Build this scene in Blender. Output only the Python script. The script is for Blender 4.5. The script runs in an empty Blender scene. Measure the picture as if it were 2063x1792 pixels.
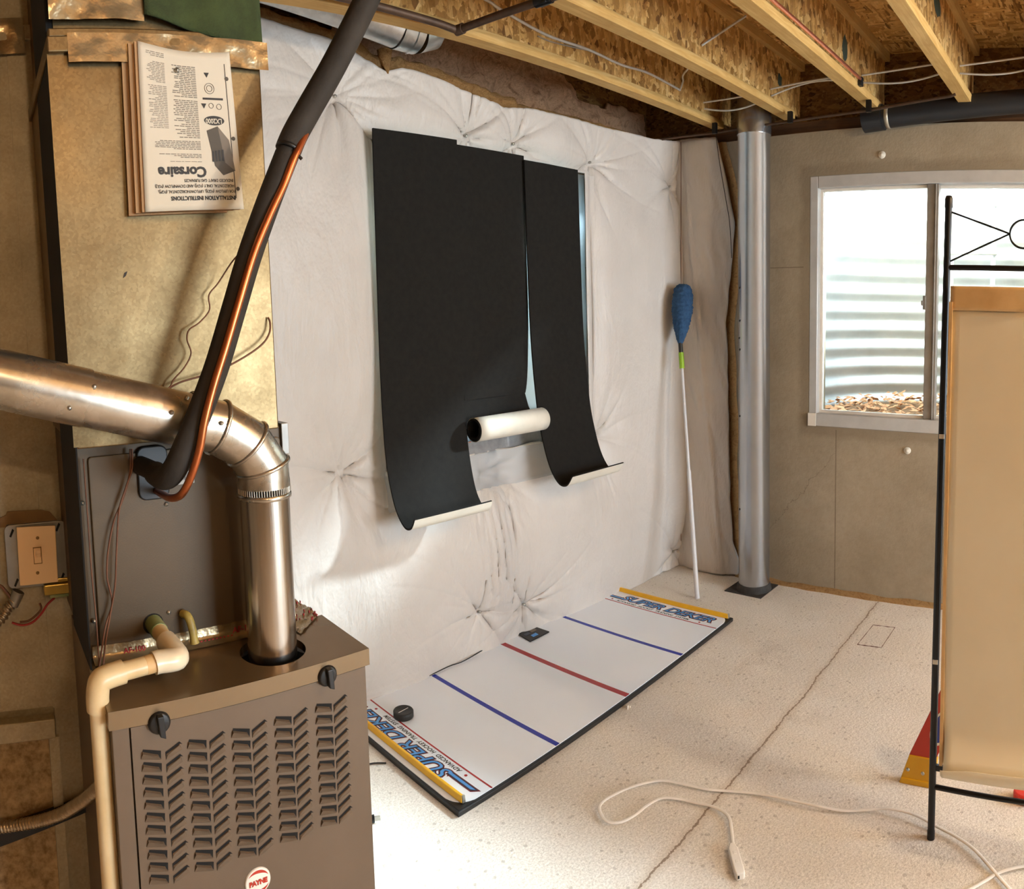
import bpy, math, random
import numpy as np
from mathutils import Matrix, Vector, noise as mnoise
random.seed(7)
SC = bpy.context.scene
COL = SC.collection
PI = math.pi
# ------------------------------------------------------------------ camera (phone panorama: central cylindrical projection)
YAW, PITCH, ROLL, FPX, CY, CH = 0.822644, -0.0790718, -0.0279714, 1452.9, 749.24, 1.5
FW = Vector((-math.sin(YAW)*math.cos(PITCH), math.cos(YAW)*math.cos(PITCH), math.sin(PITCH)))
R0 = Vector((math.cos(YAW), math.sin(YAW), 0)); U0 = R0.cross(FW)
RT = math.cos(ROLL)*R0+math.sin(ROLL)*U0; UP = -math.sin(ROLL)*R0+math.cos(ROLL)*U0
cam_data = bpy.data.cameras.new('camera'); cam = bpy.data.objects.new('camera', cam_data); COL.objects.link(cam)
cam.matrix_world = Matrix(((RT[0], UP[0], -FW[0], 0), (RT[1], UP[1], -FW[1], 0), (RT[2], UP[2], -FW[2], CH), (0, 0, 0, 1)))
cam_data.type = 'PANO'; cam_data.panorama_type = 'CENTRAL_CYLINDRICAL'
cam_data.central_cylindrical_range_u_min = -1031.5/FPX; cam_data.central_cylindrical_range_u_max = 1031.5/FPX
cam_data.central_cylindrical_range_v_min = (CY-1792)/FPX; cam_data.central_cylindrical_range_v_max = CY/FPX
cam_data.central_cylindrical_radius = 1.0
cam_data.clip_start = 0.02
SC.camera = cam
# ------------------------------------------------------------------ sky, lamps, exposure
world = bpy.data.worlds.new('sky'); SC.world = world; world.use_nodes = True
bg = world.node_tree.nodes['Background']; bg.inputs[0].default_value = (0.74, 0.87, 1.0, 1); bg.inputs[1].default_value = 14.0
def lamp(name, kind, loc, energy, color, size=0.05, target=None, sy=None):
    l = bpy.data.lights.new(name, kind); o = bpy.data.objects.new(name, l); COL.objects.link(o)
    o.location = loc; l.energy = energy; l.color = color
    if kind == 'POINT': l.shadow_soft_size = size
    if kind == 'AREA':
        l.size = size
        if sy: l.shape = 'RECTANGLE'; l.size_y = sy
    if kind == 'SUN': l.angle = size
    if target is not None:
        o.rotation_euler = (Vector(target)-Vector(loc)).to_track_quat('-Z', 'Y').to_euler()
    return o
lamp('ceiling_bulb_light', 'POINT', (0.75, 1.78, 2.34), 46, (1.0, 0.77, 0.50), 0.03)
lamp('near_bulb_light', 'POINT', (1.50, 0.15, 2.28), 30, (1.0, 0.74, 0.45), 0.035)
lamp('far_fill_light', 'POINT', (2.3, 2.6, 2.25), 34, (0.98, 0.97, 0.96), 0.06)  # added neutral fill for the whole room, no bulb known there
# daylight: the bright hazy sky beyond the well rim, and a soft sky over the side well
lamp('bright_sky_back', 'AREA', (0.75, 5.75, 3.65), 5200, (0.76, 0.89, 1.0), 0.8, (-1.2, 2.6, .9), .6)
lamp('side_fill_light', 'AREA', (3.12, 2.3, 1.25), 150, (0.70, 0.86, 1.0), 1.8, (-2.3, 2.4, .8), 1.3)  # added cool fill from the right, the wall there has no window
lamp('well_skylight_side', 'AREA', (-3.10, 2.08, 2.60), 800, (0.80, 0.91, 1.0), 1.2, (-2.95, 2.08, 1.0), 0.5)
SC.view_settings.view_transform = 'Standard'; SC.view_settings.look = 'None'
SC.view_settings.gamma = 1.0; SC.view_settings.use_curve_mapping = False
SC.view_settings.exposure = 0.3
try:
    SC.cycles.use_denoising = True
    SC.cycles.max_bounces = 10; SC.cycles.diffuse_bounces = 6; SC.cycles.glossy_bounces = 4
    SC.cycles.transparent_max_bounces = 12; SC.cycles.sample_clamp_indirect = 6.0
    SC.cycles.caustics_reflective = False; SC.cycles.caustics_refractive = False
except Exception: pass

# ------------------------------------------------------------------ helpers
def W(x, y, X=None, Y=None, Z=None):
    """where a sight line of the survey photograph meets the real plane X=, Y= or Z="""
    th = (x-1031.5)/FPX
    d = math.sin(th)*RT+math.cos(th)*FW+(CY-y)/FPX*UP
    t = X/d[0] if X is not None else Y/d[1] if Y is not None else (Z-CH)/d[2]
    return Vector((0, 0, CH))+d*t
def V(*a): return Vector(a)
def tag(o, label=None, cat=None, group=None, kind=None):
    if label: o['label'] = label
    if cat: o['category'] = cat
    if group: o['group'] = group
    if kind: o['kind'] = kind
    return o
def thing(name, label, cat, loc, group=None):
    o = bpy.data.objects.new(name, None); COL.objects.link(o); o.location = loc; o.empty_display_size = 0.05
    return tag(o, label, cat, group)
def rootloc(p):
    v = Vector((0, 0, 0))
    while p is not None: v += Vector(p.location); p = p.parent
    return v
class MB:
    def __init__(s): s.v = []; s.f = []; s.sm = []
    def add(s, vs, fs, smooth=False):
        n = len(s.v); s.v += [tuple(v) for v in vs]
        for f in fs: s.f.append(tuple(i+n for i in f)); s.sm.append(smooth)
    def box(s, a, b, M=None):
        x0, y0, z0 = a; x1, y1, z1 = b
        vs = [Vector(c) for c in ((x0,y0,z0),(x1,y0,z0),(x1,y1,z0),(x0,y1,z0),(x0,y0,z1),(x1,y0,z1),(x1,y1,z1),(x0,y1,z1))]
        if M is not None: vs = [M @ v for v in vs]
        s.add(vs, [(0,3,2,1),(4,5,6,7),(0,1,5,4),(1,2,6,5),(2,3,7,6),(3,0,4,7)])
    def prism(s, pts, off):
        """polygon pts (3D) extruded by vector off"""
        n = len(pts); off = Vector(off); vs = [Vector(p) for p in pts]+[Vector(p)+off for p in pts]
        s.add(vs, [tuple(range(n-1, -1, -1)), tuple(range(n, 2*n))]+[(i, (i+1) % n, n+(i+1) % n, n+i) for i in range(n)])
    def tube(s, path, r, n=14, caps=True, flat=None, closed=False):
        """path of points; r a number or list; flat=(rw,rh) elliptical with rh along world z"""
        P = [Vector(p) for p in path]; m = len(P); rs = r if isinstance(r, (list, tuple)) else [r]*m
        vs = []; nrm = None
        for i in range(m):
            if closed: t = (P[(i+1) % m]-P[i-1]).normalized()
            else: t = (P[min(i+1, m-1)]-P[max(i-1, 0)]).normalized()
            if nrm is None:
                ref = Vector((0, 0, 1)) if abs(t.z) < 0.9 else Vector((1, 0, 0))
                nrm = (ref-t*ref.dot(t)).normalized()
            else:
                nrm = (nrm-t*nrm.dot(t))
                nrm = nrm.normalized() if nrm.length > 1e-6 else Vector((0, 0, 1))
            bn = t.cross(nrm)
            for k in range(n):
                a = 2*PI*k/n
                if flat:
                    z = Vector((0, 0, 1)); sd = t.cross(z).normalized() if abs(t.z) < .95 else bn
                    zz = sd.cross(t).normalized()
                    vs.append(P[i]+sd*math.cos(a)*flat[0]+zz*math.sin(a)*flat[1])
                else:
                    vs.append(P[i]+(nrm*math.cos(a)+bn*math.sin(a))*rs[i])
        fs = []
        for i in range(m if closed else m-1):
            j = (i+1) % m
            for k in range(n):
                fs.append((i*n+k, i*n+(k+1) % n, j*n+(k+1) % n, j*n+k))
        s.add(vs, fs, True)
        if caps and not closed:
            s.add(vs[:n], [tuple(range(n-1, -1, -1))]); s.add(vs[-n:], [tuple(range(n))])
    def lathe(s, prof, o, axis=(0, 0, 1), n=24, smooth=True):
        """prof [(r, h)] revolved about axis at o"""
        ax = Vector(axis).normalized(); ref = Vector((1, 0, 0)) if abs(ax.x) < .9 else Vector((0, 1, 0))
        u = (ref-ax*ref.dot(ax)).normalized(); w = ax.cross(u); o = Vector(o); vs = []
        for r, h in prof:
            for k in range(n):
                a = 2*PI*k/n; vs.append(o+ax*h+(u*math.cos(a)+w*math.sin(a))*r)
        fs = [(i*n+k, i*n+(k+1) % n, (i+1)*n+(k+1) % n, (i+1)*n+k) for i in range(len(prof)-1) for k in range(n)]
        s.add(vs, fs, smooth)
    def grid(s, P, smooth=True, skip=None):
        """P[i][j] of points"""
        a, b = len(P), len(P[0])
        vs = [p for row in P for p in row]
        fs = [(i*b+j, (i+1)*b+j, (i+1)*b+j+1, i*b+j+1) for i in range(a-1) for j in range(b-1) if not (skip and skip(i, j))]
        s.add(vs, fs, smooth)
    def build(s, name, mat, parent=None, solid=None, bevel=None, kind=None, label=None, cat=None, group=None, origin=None, offset=-1):
        if parent is not None: o0 = rootloc(parent)
        elif origin is not None: o0 = Vector(origin)
        elif kind == 'structure': o0 = Vector((0, 0, 0))
        else:
            A = np.array(s.v); o0 = Vector(((A[:, 0].min()+A[:, 0].max())/2, (A[:, 1].min()+A[:, 1].max())/2, A[:, 2].min()))
        me = bpy.data.meshes.new(name)
        me.from_pydata([(v[0]-o0[0], v[1]-o0[1], v[2]-o0[2]) for v in s.v], [], s.f)
        me.polygons.foreach_set('use_smooth', s.sm); me.update()
        me.materials.append(mat)
        o = bpy.data.objects.new(name, me); COL.objects.link(o)
        if parent is not None: o.parent = parent
        else: o.location = o0
        if solid:
            m = o.modifiers.new('solid', 'SOLIDIFY'); m.thickness = solid; m.offset = offset
        if bevel:
            m = o.modifiers.new('bevel', 'BEVEL'); m.width = bevel; m.segments = 2; m.limit_method = 'ANGLE'; m.angle_limit = 0.7
            try: m.harden_normals = False
            except Exception: pass
        return tag(o, label, cat, group, kind)
def smooth_path(pts, k=6):
    """Catmull-Rom through the points"""
    P = [Vector(p) for p in pts]; out = []
    for i in range(len(P)-1):
        p0 = P[max(i-1, 0)]; p1 = P[i]; p2 = P[i+1]; p3 = P[min(i+2, len(P)-1)]
        for j in range(k):
            t = j/k
            out.append(0.5*((2*p1)+(p2-p0)*t+(2*p0-5*p1+4*p2-p3)*t*t+(3*p1-p0-3*p2+p3)*t**3))
    out.append(P[-1]); return out
def text_obj(name, body, size, O, ux, uy, mat, parent, extrude=0.0004, offset=0.0, shear=0.0, align='LEFT', stretch=1.0, spacing=1.0):
    """flat lettering with baseline start O, reading direction ux, letter-up direction uy"""
    c = bpy.data.curves.new(name, 'FONT'); c.body = body; c.size = size; c.extrude = extrude; c.offset = offset
    c.shear = shear; c.align_x = align; c.space_character = spacing; c.resolution_u = 3
    t = bpy.data.objects.new(name+'_tmp', c); COL.objects.link(t)
    bpy.context.view_layer.update()
    dg = bpy.context.evaluated_depsgraph_get()
    me = bpy.data.meshes.new_from_object(t.evaluated_get(dg))
    bpy.data.objects.remove(t); bpy.data.curves.remove(c)
    ux = Vector(ux).normalized(); uy = Vector(uy).normalized(); uz = ux.cross(uy)
    O = Vector(O)-rootloc(parent)
    M = Matrix(((ux[0]*stretch, uy[0], uz[0], O[0]), (ux[1]*stretch, uy[1], uz[1], O[1]), (ux[2]*stretch, uy[2], uz[2], O[2]), (0, 0, 0, 1)))
    me.transform(M); me.materials.clear(); me.materials.append(mat)
    o = bpy.data.objects.new(name, me); COL.objects.link(o); o.parent = parent
    return o

# ------------------------------------------------------------------ materials
def lin(c): return tuple(((x/255)/12.92 if x/255 <= .04045 else ((x/255+.055)/1.055)**2.4) for x in c)+(1,)
class NT:
    def __init__(s, name):
        s.m = bpy.data.materials.new(name); s.m.use_nodes = True; s.t = s.m.node_tree
        s.b = s.t.nodes['Principled BSDF']; s.out = s.t.nodes['Material Output']
        s._tc = None
    def n(s, k, **kw):
        x = s.t.nodes.new(k)
        for a, b in kw.items(): setattr(x, a, b)
        return x
    def l(s, a, b): s.t.links.new(a, b)
    def coord(s, scale=(1, 1, 1), loc=(0, 0, 0), rot=(0, 0, 0)):
        if s._tc is None: s._tc = s.n('ShaderNodeTexCoord')
        mp = s.n('ShaderNodeMapping'); mp.inputs['Scale'].default_value = scale; mp.inputs['Location'].default_value = loc; mp.inputs['Rotation'].default_value = rot
        s.l(s._tc.outputs['Object'], mp.inputs[0]); return mp.outputs[0]
    def noise(s, sc, detail=4, rough=.55, scale=(1, 1, 1), dist=0):
        x = s.n('ShaderNodeTexNoise'); x.inputs['Scale'].default_value = sc; x.inputs['Detail'].default_value = detail
        x.inputs['Roughness'].default_value = rough; x.inputs['Distortion'].default_value = dist
        s.l(s.coord(scale), x.inputs['Vector']); return x.outputs['Fac']
    def vor(s, sc, scale=(1, 1, 1), out='Color', rnd=1.0):
        x = s.n('ShaderNodeTexVoronoi'); x.inputs['Scale'].default_value = sc; x.inputs['Randomness'].default_value = rnd
        s.l(s.coord(scale), x.inputs['Vector']); return x.outputs[out]
    def ramp(s, fac, stops, interp='LINEAR'):
        r = s.n('ShaderNodeValToRGB'); e = r.color_ramp.elements; r.color_ramp.interpolation = interp
        while len(e) < len(stops): e.new(0.5)
        for i, (p, c) in enumerate(stops): e[i].position = p; e[i].color = c if len(c) == 4 else (*c, 1)
        s.l(fac, r.inputs[0]); return r.outputs[0]
    def mix(s, a, b, fac, mode='MIX'):
        x = s.n('ShaderNodeMix', data_type='RGBA', blend_type=mode)
        for sock, val in ((0, fac), (6, a), (7, b)):
            if isinstance(val, (int, float)): x.inputs[sock].default_value = val
            elif isinstance(val, tuple): x.inputs[sock].default_value = val
            else: s.l(val, x.inputs[sock])
        return x.outputs[2]
    def math(s, op, a, b=0.0, clamp=False):
        x = s.n('ShaderNodeMath', operation=op, use_clamp=clamp)
        for i, val in enumerate((a, b)):
            if isinstance(val, (int, float)): x.inputs[i].default_value = val
            else: s.l(val, x.inputs[i])
        return x.outputs[0]
    def xyz(s):
        x = s.n('ShaderNodeSeparateXYZ'); s.l(s.coord(), x.inputs[0]); return x.outputs
    def bump(s, h, strength=.3, dist=.01, prev=None):
        x = s.n('ShaderNodeBump'); x.inputs['Strength'].default_value = strength; x.inputs['Distance'].default_value = dist
        s.l(h, x.inputs['Height'])
        if prev is not None: s.l(prev, x.inputs['Normal'])
        s.l(x.outputs[0], s.b.inputs['Normal']); return x.outputs[0]
    def set(s, color=None, rough=None, metal=None, spec=None):
        for k, v in (('Base Color', color), ('Roughness', rough), ('Metallic', metal), ('Specular IOR Level', spec)):
            if v is None: continue
            if isinstance(v, (int, float, tuple)): s.b.inputs[k].default_value = v
            else: s.l(v, s.b.inputs[k])
        return s
def plain(name, rgb, rough=.5, metal=0, rgb2=None, sc=12, bump=0, bsc=60, spec=.5, stretch=(1, 1, 1), bd=.004):
    n = NT(name)
    c2 = rgb2 or tuple(max(0, x*.86) for x in rgb)
    col = n.ramp(n.noise(sc, 5, .6, stretch), [(.35, lin(rgb)), (.68, lin(c2))])
    n.set(col, rough, metal, spec)
    if bump: n.bump(n.noise(bsc, 3, .6, stretch), bump, bd)
    return n.m
def mk_galv(name, a, b, rough=.34, spangle=55, metal=.9, bmp=.18):
    n = NT(name)
    cell = n.vor(spangle, out='Color'); sep = n.n('ShaderNodeSeparateColor'); n.l(cell, sep.inputs[0])
    base = n.ramp(sep.outputs[0], [(0, lin(a)), (1, lin(b))])
    dirt = n.ramp(n.noise(7, 6, .7), [(.42, (1, 1, 1, 1)), (.72, (.72, .70, .66, 1))])
    n.set(n.mix(base, dirt, 1.0, 'MULTIPLY'), n.math('ADD', n.math('MULTIPLY', n.noise(18, 4), .25), rough-.1), metal)
    n.bump(n.noise(5, 3, .5), bmp, .02)
    return n.m
def mk_concrete_floor():
    n = NT('pitted_concrete_floor')
    base = n.ramp(n.noise(2.2, 6, .6), [(.3, lin((244, 238, 228))), (.7, lin((230, 221, 208)))])
    base = n.mix(base, n.ramp(n.noise(160, 3, .7), [(.35, (.70, .66, .60, 1)), (.62, (1.06, 1.05, 1.04, 1))]), .7, 'MULTIPLY')
    v = n.vor(34, (1, 1, 1), 'Distance'); s = n.noise(6, 3)
    spots = n.math('MULTIPLY', n.math('LESS_THAN', v, .20), n.math('GREATER_THAN', s, .50))
    base = n.mix(base, lin((150, 132, 112)), n.math('MULTIPLY', spots, .38))
    st = n.ramp(n.noise(3.1, 7, .68), [(.56, (0, 0, 0, 1)), (.72, (1, 1, 1, 1))])
    base = n.mix(base, lin((176, 160, 142)), n.math('MULTIPLY', st, .35))
    # saw-cut control joint crumbling along X = -1.1
    X, Y, Z = n.xyz()
    wob = n.math('MULTIPLY', n.math('SUBTRACT', n.noise(7, 5, .8), .5), .045)
    d = n.math('ABSOLUTE', n.math('ADD', n.math('ADD', n.math('ADD', X, 1.077), n.math('MULTIPLY', n.math('SUBTRACT', Y, 1.4), .014)), wob))
    fine = n.math('MULTIPLY', n.math('SUBTRACT', n.noise(90, 2, .8), .5), .010)
    line = n.math('LESS_THAN', n.math('ADD', d, fine), .0030)
    halo = n.math('SUBTRACT', 1.0, n.math('MULTIPLY', d, 34.0), True)
    base = n.mix(base, lin((196, 178, 154)), n.math('MULTIPLY', halo, .5))
    base = n.mix(base, lin((132, 104, 78)), n.math('MULTIPLY', line, .8))
    n.set(base, n.math('ADD', n.math('MULTIPLY', n.noise(9, 4), .3), .42), 0, .45)
    h = n.math('SUBTRACT', n.math('ADD', n.noise(70, 5, .7), n.math('MULTIPLY', spots, -.6)), n.math('MULTIPLY', line, 2.0))
    n.bump(h, .6, .008)
    return n.m
def mk_concrete_wall():
    n = NT('poured_concrete_wall')
    base = n.ramp(n.noise(1.8, 7, .6), [(.3, lin((176, 162, 140))), (.7, lin((150, 136, 114)))])
    base = n.mix(base, n.ramp(n.noise(38, 5, .7), [(.35, (.86, .85, .83, 1)), (.6, (1, 1, 1, 1))]), .6, 'MULTIPLY')
    X, Y, Z = n.xyz()
    # trowelled patch round the window, its edge uneven
    wob = n.math('MULTIPLY', n.math('SUBTRACT', n.noise(6, 4, .7), .5), .07)
    dx = n.math('SUBTRACT', n.math('ABSOLUTE', n.math('ADD', X, .862)), .668)
    dz = n.math('SUBTRACT', n.math('ABSOLUTE', n.math('SUBTRACT', Z, 1.545)), .668)
    box = n.math('ADD', n.math('MAXIMUM', dx, dz), wob)
    patch = n.math('MULTIPLY', n.math('MULTIPLY', n.math('SUBTRACT', .055, box), 30.0, True), n.ramp(n.noise(3, 4), [(.3, (.6, .6, .6, 1)), (.6, (1, 1, 1, 1))]))
    base = n.mix(base, lin((124, 110, 90)), n.math('MULTIPLY', patch, .6))
    # form-board seams
    s1 = n.math('LESS_THAN', n.math('ABSOLUTE', n.math('ADD', X, 1.358)), .0035)
    s1 = n.math('MULTIPLY', s1, n.math('LESS_THAN', Z, .88))
    s2 = n.math('MULTIPLY', n.math('LESS_THAN', n.math('ABSOLUTE', n.math('SUBTRACT', Z, 1.731)), .003), n.math('LESS_THAN', X, -1.55))
    seam = n.math('MAXIMUM', s1, s2)
    base = n.mix(base, lin((108, 92, 74)), n.math('MULTIPLY', seam, .6))
    # hairline crack running up to the seam
    cr = n.math('ADD', n.math('SUBTRACT', Z, n.math('ADD', n.math('MULTIPLY', n.math('ADD', X, 1.70), 1.25), .35)), n.math('MULTIPLY', n.math('SUBTRACT', n.noise(9, 4, .7), .5), .16))
    cr = n.math('MULTIPLY', n.math('LESS_THAN', n.math('ABSOLUTE', cr), .003), n.math('LESS_THAN', X, -1.36))
    base = n.mix(base, lin((120, 104, 86)), n.math('MULTIPLY', cr, .5))
    n.set(base, .85, 0, .25)
    n.bump(n.math('SUBTRACT', n.noise(45, 5, .7), n.math('MULTIPLY', seam, .6)), .3, .006)
    return n.m
def mk_osb(name, scale=(1, 1, 1), tint=1.0, dark=False):
    n = NT(name)
    a = n.vor(30, scale, 'Color'); sp = n.n('ShaderNodeSeparateColor'); n.l(a, sp.inputs[0])
    c1 = n.ramp(sp.outputs[0], [(0, lin((132, 92, 44))), (.35, lin((176, 132, 72))), (.75, lin((196, 154, 92))), (1, lin((146, 104, 56)))])
    b = n.vor(52, (scale[1]*1.3, scale[0]*.8, scale[2]*1.1), 'Color'); sp2 = n.n('ShaderNodeSeparateColor'); n.l(b, sp2.inputs[0])
    c2 = n.ramp(sp2.outputs[1], [(0, lin((104, 70, 34))), (.4, lin((170, 124, 66))), (1, lin((206, 168, 108)))])
    c = n.mix(c1, c2, n.math('GREATER_THAN', n.noise(22, 3), .5))
    c = n.mix(c, n.ramp(n.noise(90, 4, .7, scale), [(.3, (1.0, 1.0, .98, 1)), (.6, (1.45, 1.48, 1.5, 1))]), 1.0, 'MULTIPLY')
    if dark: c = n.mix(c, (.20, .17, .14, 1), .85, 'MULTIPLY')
    n.set(c, .75, 0, .25); n.bump(sp.outputs[0], .35, .004)
    return n.m
def mk_wood(name, a, b, axis=1, rough=.65):
    n = NT(name)
    sc = [1, 1, 1]; sc[axis] = .08
    g = n.noise(46, 5, .6, tuple(sc), .6)
    c = n.ramp(g, [(.3, lin(a)), (.5, lin(b)), (.7, lin(a))])
    c = n.mix(c, n.ramp(n.noise(7, 4, .6), [(.35, (.82, .78, .7, 1)), (.65, (1, 1, 1, 1))]), .7, 'MULTIPLY')
    n.set(c, rough, 0, .3); n.bump(g, .15, .003)
    return n.m
def mk_fiber(name, a, b, sc=16):
    n = NT(name)
    f = n.noise(sc, 8, .75, (1, 1, 1), 1.4)
    n.set(n.ramp(f, [(.28, lin(b)), (.5, lin(a)), (.72, lin(b))]), .95, 0, .05)
    n.bump(n.noise(70, 6, .8, (1, 1, 1), 2), 1.0, .02)
    return n.m
def mk_vinyl():
    n = NT('white_vinyl_facing')
    c = n.ramp(n.noise(3, 5, .6), [(.3, lin((212, 205, 198))), (.7, lin((204, 196, 188)))])
    n.set(c, .42, 0, .4)
    b = n.bump(n.noise(5, 5, .6, (1, 1.0, .45), .3), .6, .035)
    n.bump(n.noise(30, 4, .6, (1, 1, .3), .6), .45, .008, b)
    return n.m
def mk_glass():
    n = NT('window_glass'); t = n.t
    t.nodes.remove(n.b)
    tr = n.n('ShaderNodeBsdfTransparent'); tr.inputs[0].default_value = (.93, .96, .95, 1)
    gl = n.n('ShaderNodeBsdfGlossy'); gl.inputs['Roughness'].default_value = .02
    fr = n.n('ShaderNodeFresnel'); fr.inputs[0].default_value = 1.45
    mx = n.n('ShaderNodeMixShader'); n.l(fr.outputs[0], mx.inputs[0]); n.l(tr.outputs[0], mx.inputs[1]); n.l(gl.outputs[0], mx.inputs[2])
    n.l(mx.outputs[0], n.out.inputs[0]); return n.m
def mk_film(name, col, alpha, rough=.25):
    n = NT(name)
    tr = n.n('ShaderNodeBsdfTransparent'); tl = n.n('ShaderNodeBsdfTranslucent'); tl.inputs[0].default_value = lin(col)
    n.set(lin(col), rough, 0, .5)
    m1 = n.n('ShaderNodeMixShader'); m1.inputs[0].default_value = .45; n.l(n.b.outputs[0], m1.inputs[1]); n.l(tl.outputs[0], m1.inputs[2])
    m2 = n.n('ShaderNodeMixShader'); m2.inputs[0].default_value = alpha; n.l(tr.outputs[0], m2.inputs[1]); n.l(m1.outputs[0], m2.inputs[2])
    n.l(m2.outputs[0], n.out.inputs[0]); n.bump(n.noise(18, 4, .6), .4, .01); return n.m

M = {}
M['floor'] = mk_concrete_floor(); M['conc'] = mk_concrete_wall()
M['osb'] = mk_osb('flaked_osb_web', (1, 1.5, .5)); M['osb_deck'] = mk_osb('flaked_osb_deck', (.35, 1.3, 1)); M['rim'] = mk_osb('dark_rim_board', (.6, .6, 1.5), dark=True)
M['pine'] = mk_wood('pine_flange', (214, 178, 116), (196, 156, 92)); M['darkwood'] = mk_wood('old_sill_plate', (96, 66, 40), (74, 50, 30), 0)
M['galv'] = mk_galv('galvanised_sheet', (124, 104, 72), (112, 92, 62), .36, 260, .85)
M['galv_ret'] = mk_galv('aged_duct_sheet', (176, 162, 134), (164, 150, 122), .5, 260, .3)
M['galv_duct'] = mk_galv('galvanised_duct', (206, 206, 204), (192, 194, 194), .30, 60, .95)
M['flue'] = mk_galv('galvanised_flue_pipe', (205, 198, 186), (194, 186, 172), .26, 120, .95, .06)
M['brushed'] = plain('brushed_aluminium_vent', (205, 198, 190), .22, 1.0, (180, 172, 162), 30, .1, 90, stretch=(1, 1, .02))
M['back_duct'] = plain('galvanised_round_duct', (190, 192, 194), .26, .95, (176, 178, 182), 3)
M['vinyl'] = mk_vinyl()
M['fiber_tan'] = mk_fiber('tan_fibreglass', (214, 168, 112), (160, 110, 62))
M['fiber_pink'] = mk_fiber('dusty_pink_fibreglass', (232, 186, 146), (150, 98, 64), 12)
M['black_foam'] = plain('black_foam_rubber', (33, 31, 28), .9, 0, (28, 26, 24), 40, .25, 300, .2)
M['white_back'] = plain('white_paper_backing', (226, 218, 202), .6, 0, (214, 206, 190), 8, .1, 20)
M['cabinet'] = plain('taupe_enamelled_steel', (108, 92, 76), .42, 0.25, (101, 85, 69), 5, .05, 500)
M['cap_steel'] = plain('glossy_taupe_cap', (134, 114, 88), .27, .55, (126, 106, 80), 5)
M['coil_paint'] = plain('brown_grey_enamel', (84, 67, 44), .5, .2, (76, 60, 38), 5, .05, 400)
M['cab_dark'] = plain('shadowed_slot_black', (16, 13, 11), .9, 0)
M['black_plastic'] = plain('black_plastic', (22, 20, 19), .45, 0, (18, 17, 16))
M['black_metal'] = plain('black_painted_tube', (24, 23, 24), .35, .3, (18, 17, 18))
M['rubber'] = plain('black_pipe_insulation', (52, 46, 40), .75, 0, (42, 37, 32), 20, .2, 80, .3)
M['copper'] = plain('copper_tube', (200, 118, 72), .32, .9, (176, 96, 58), 14)
M['copper_bright'] = plain('bright_copper_tube', (236, 150, 118), .3, .85, (226, 136, 104), 14)
M['old_pipe'] = plain('dark_iron_pipe', (92, 70, 54), .55, .4, (70, 52, 40), 18)
M['pvc'] = plain('aged_cream_pvc', (224, 200, 156), .35, 0, (208, 180, 132), 16)
M['pvc_white'] = plain('white_pvc_fitting', (232, 218, 190), .28, 0, (222, 200, 166), 9)
M['white_cable'] = plain('white_cable_jacket', (214, 208, 196), .5, 0, (200, 192, 178), 30)
M['white_plastic'] = plain('white_cord_plastic', (240, 232, 220), .4, 0, (232, 224, 212), 20)
M['almond'] = plain('almond_switch_plastic', (240, 206, 162), .38, 0, (236, 200, 156), 8)
M['steel_box'] = plain('zinc_box_cover', (150, 146, 140), .45, .6, (132, 128, 122), 14)
M['brass'] = plain('brass_dichromate_plate', (190, 160, 84), .34, .8, (168, 138, 64), 14)
M['brown_tape'] = plain('brown_stained_tape', (140, 106, 62), .6, 0, (120, 88, 48), 16)
M['paper'] = plain('manual_paper', (206, 196, 178), .7, 0, (200, 190, 170), 6)
M['paper_edge'] = plain('yellowed_page_edges', (176, 138, 96), .8, 0, (150, 112, 74), 60, stretch=(1, 1, .1))
M['ink'] = plain('black_ink', (34, 30, 28), .6, 0); M['ink_grey'] = plain('grey_ink', (120, 110, 98), .7, 0); M['ink_faint'] = plain('faint_grey_ink', (150, 140, 126), .7, 0); M['ink_mid'] = plain('grey_halftone', (84, 76, 66), .7, 0)
M['red_ink'] = plain('red_print', (170, 34, 36), .5, 0)
M['foil_tape'] = plain('clear_foil_tape', (170, 150, 116), .2, .6, (140, 120, 88), 30, .2, 40, bd=.006)
M['grey_tape'] = plain('silver_duct_tape', (168, 168, 170), .3, .5, (150, 150, 152), 30, .4, 50)
M['green'] = plain('green_felt_cloth', (58, 70, 34), .95, 0, (44, 54, 26), 30, .4, 200)
M['ice'] = plain('white_slick_board', (240, 246, 254), .14, 0, (238, 244, 252), 3)
M['board_black'] = plain('black_board_base', (26, 26, 26), .45, 0, (20, 20, 20), 30)
M['line_red'] = plain('red_line_print', (168, 26, 34), .25, 0, (160, 24, 30)); M['line_blue'] = plain('blue_line_print', (26, 42, 160), .25, 0, (24, 38, 150))
M['logo_blue'] = plain('light_blue_print', (84, 156, 226), .25, 0, (72, 142, 216)); M['logo_maroon'] = plain('maroon_print', (116, 26, 38), .25, 0); M['logo_navy'] = plain('navy_print', (26, 30, 52), .25, 0)
M['yellow'] = plain('yellow_rail_plastic', (244, 186, 30), .4, 0, (238, 176, 24), 20)
M['yellow_paint'] = plain('yellow_painted_wood', (226, 168, 24), .5, 0, (218, 158, 20), 12)
M['red_paint'] = plain('red_painted_wood', (186, 52, 32), .5, 0, (178, 46, 28), 12)
M['blue_paint'] = plain('blue_sticker', (46, 66, 150), .4, 0)
M['red_plastic'] = plain('red_plastic', (226, 54, 36), .35, 0)
M['screw'] = plain('zinc_screw', (200, 198, 190), .3, .9)
M['puck'] = plain('black_rubber_puck', (40, 39, 37), .55, 0, (34, 33, 31), 50, .2, 200)
M['cream'] = plain('cream_poster_board', (238, 226, 198), .6, 0, (230, 216, 186), 2)
M['masking'] = plain('tan_masking_tape', (218, 180, 126), .6, 0, (206, 166, 112), 18, .1, 30)
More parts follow.
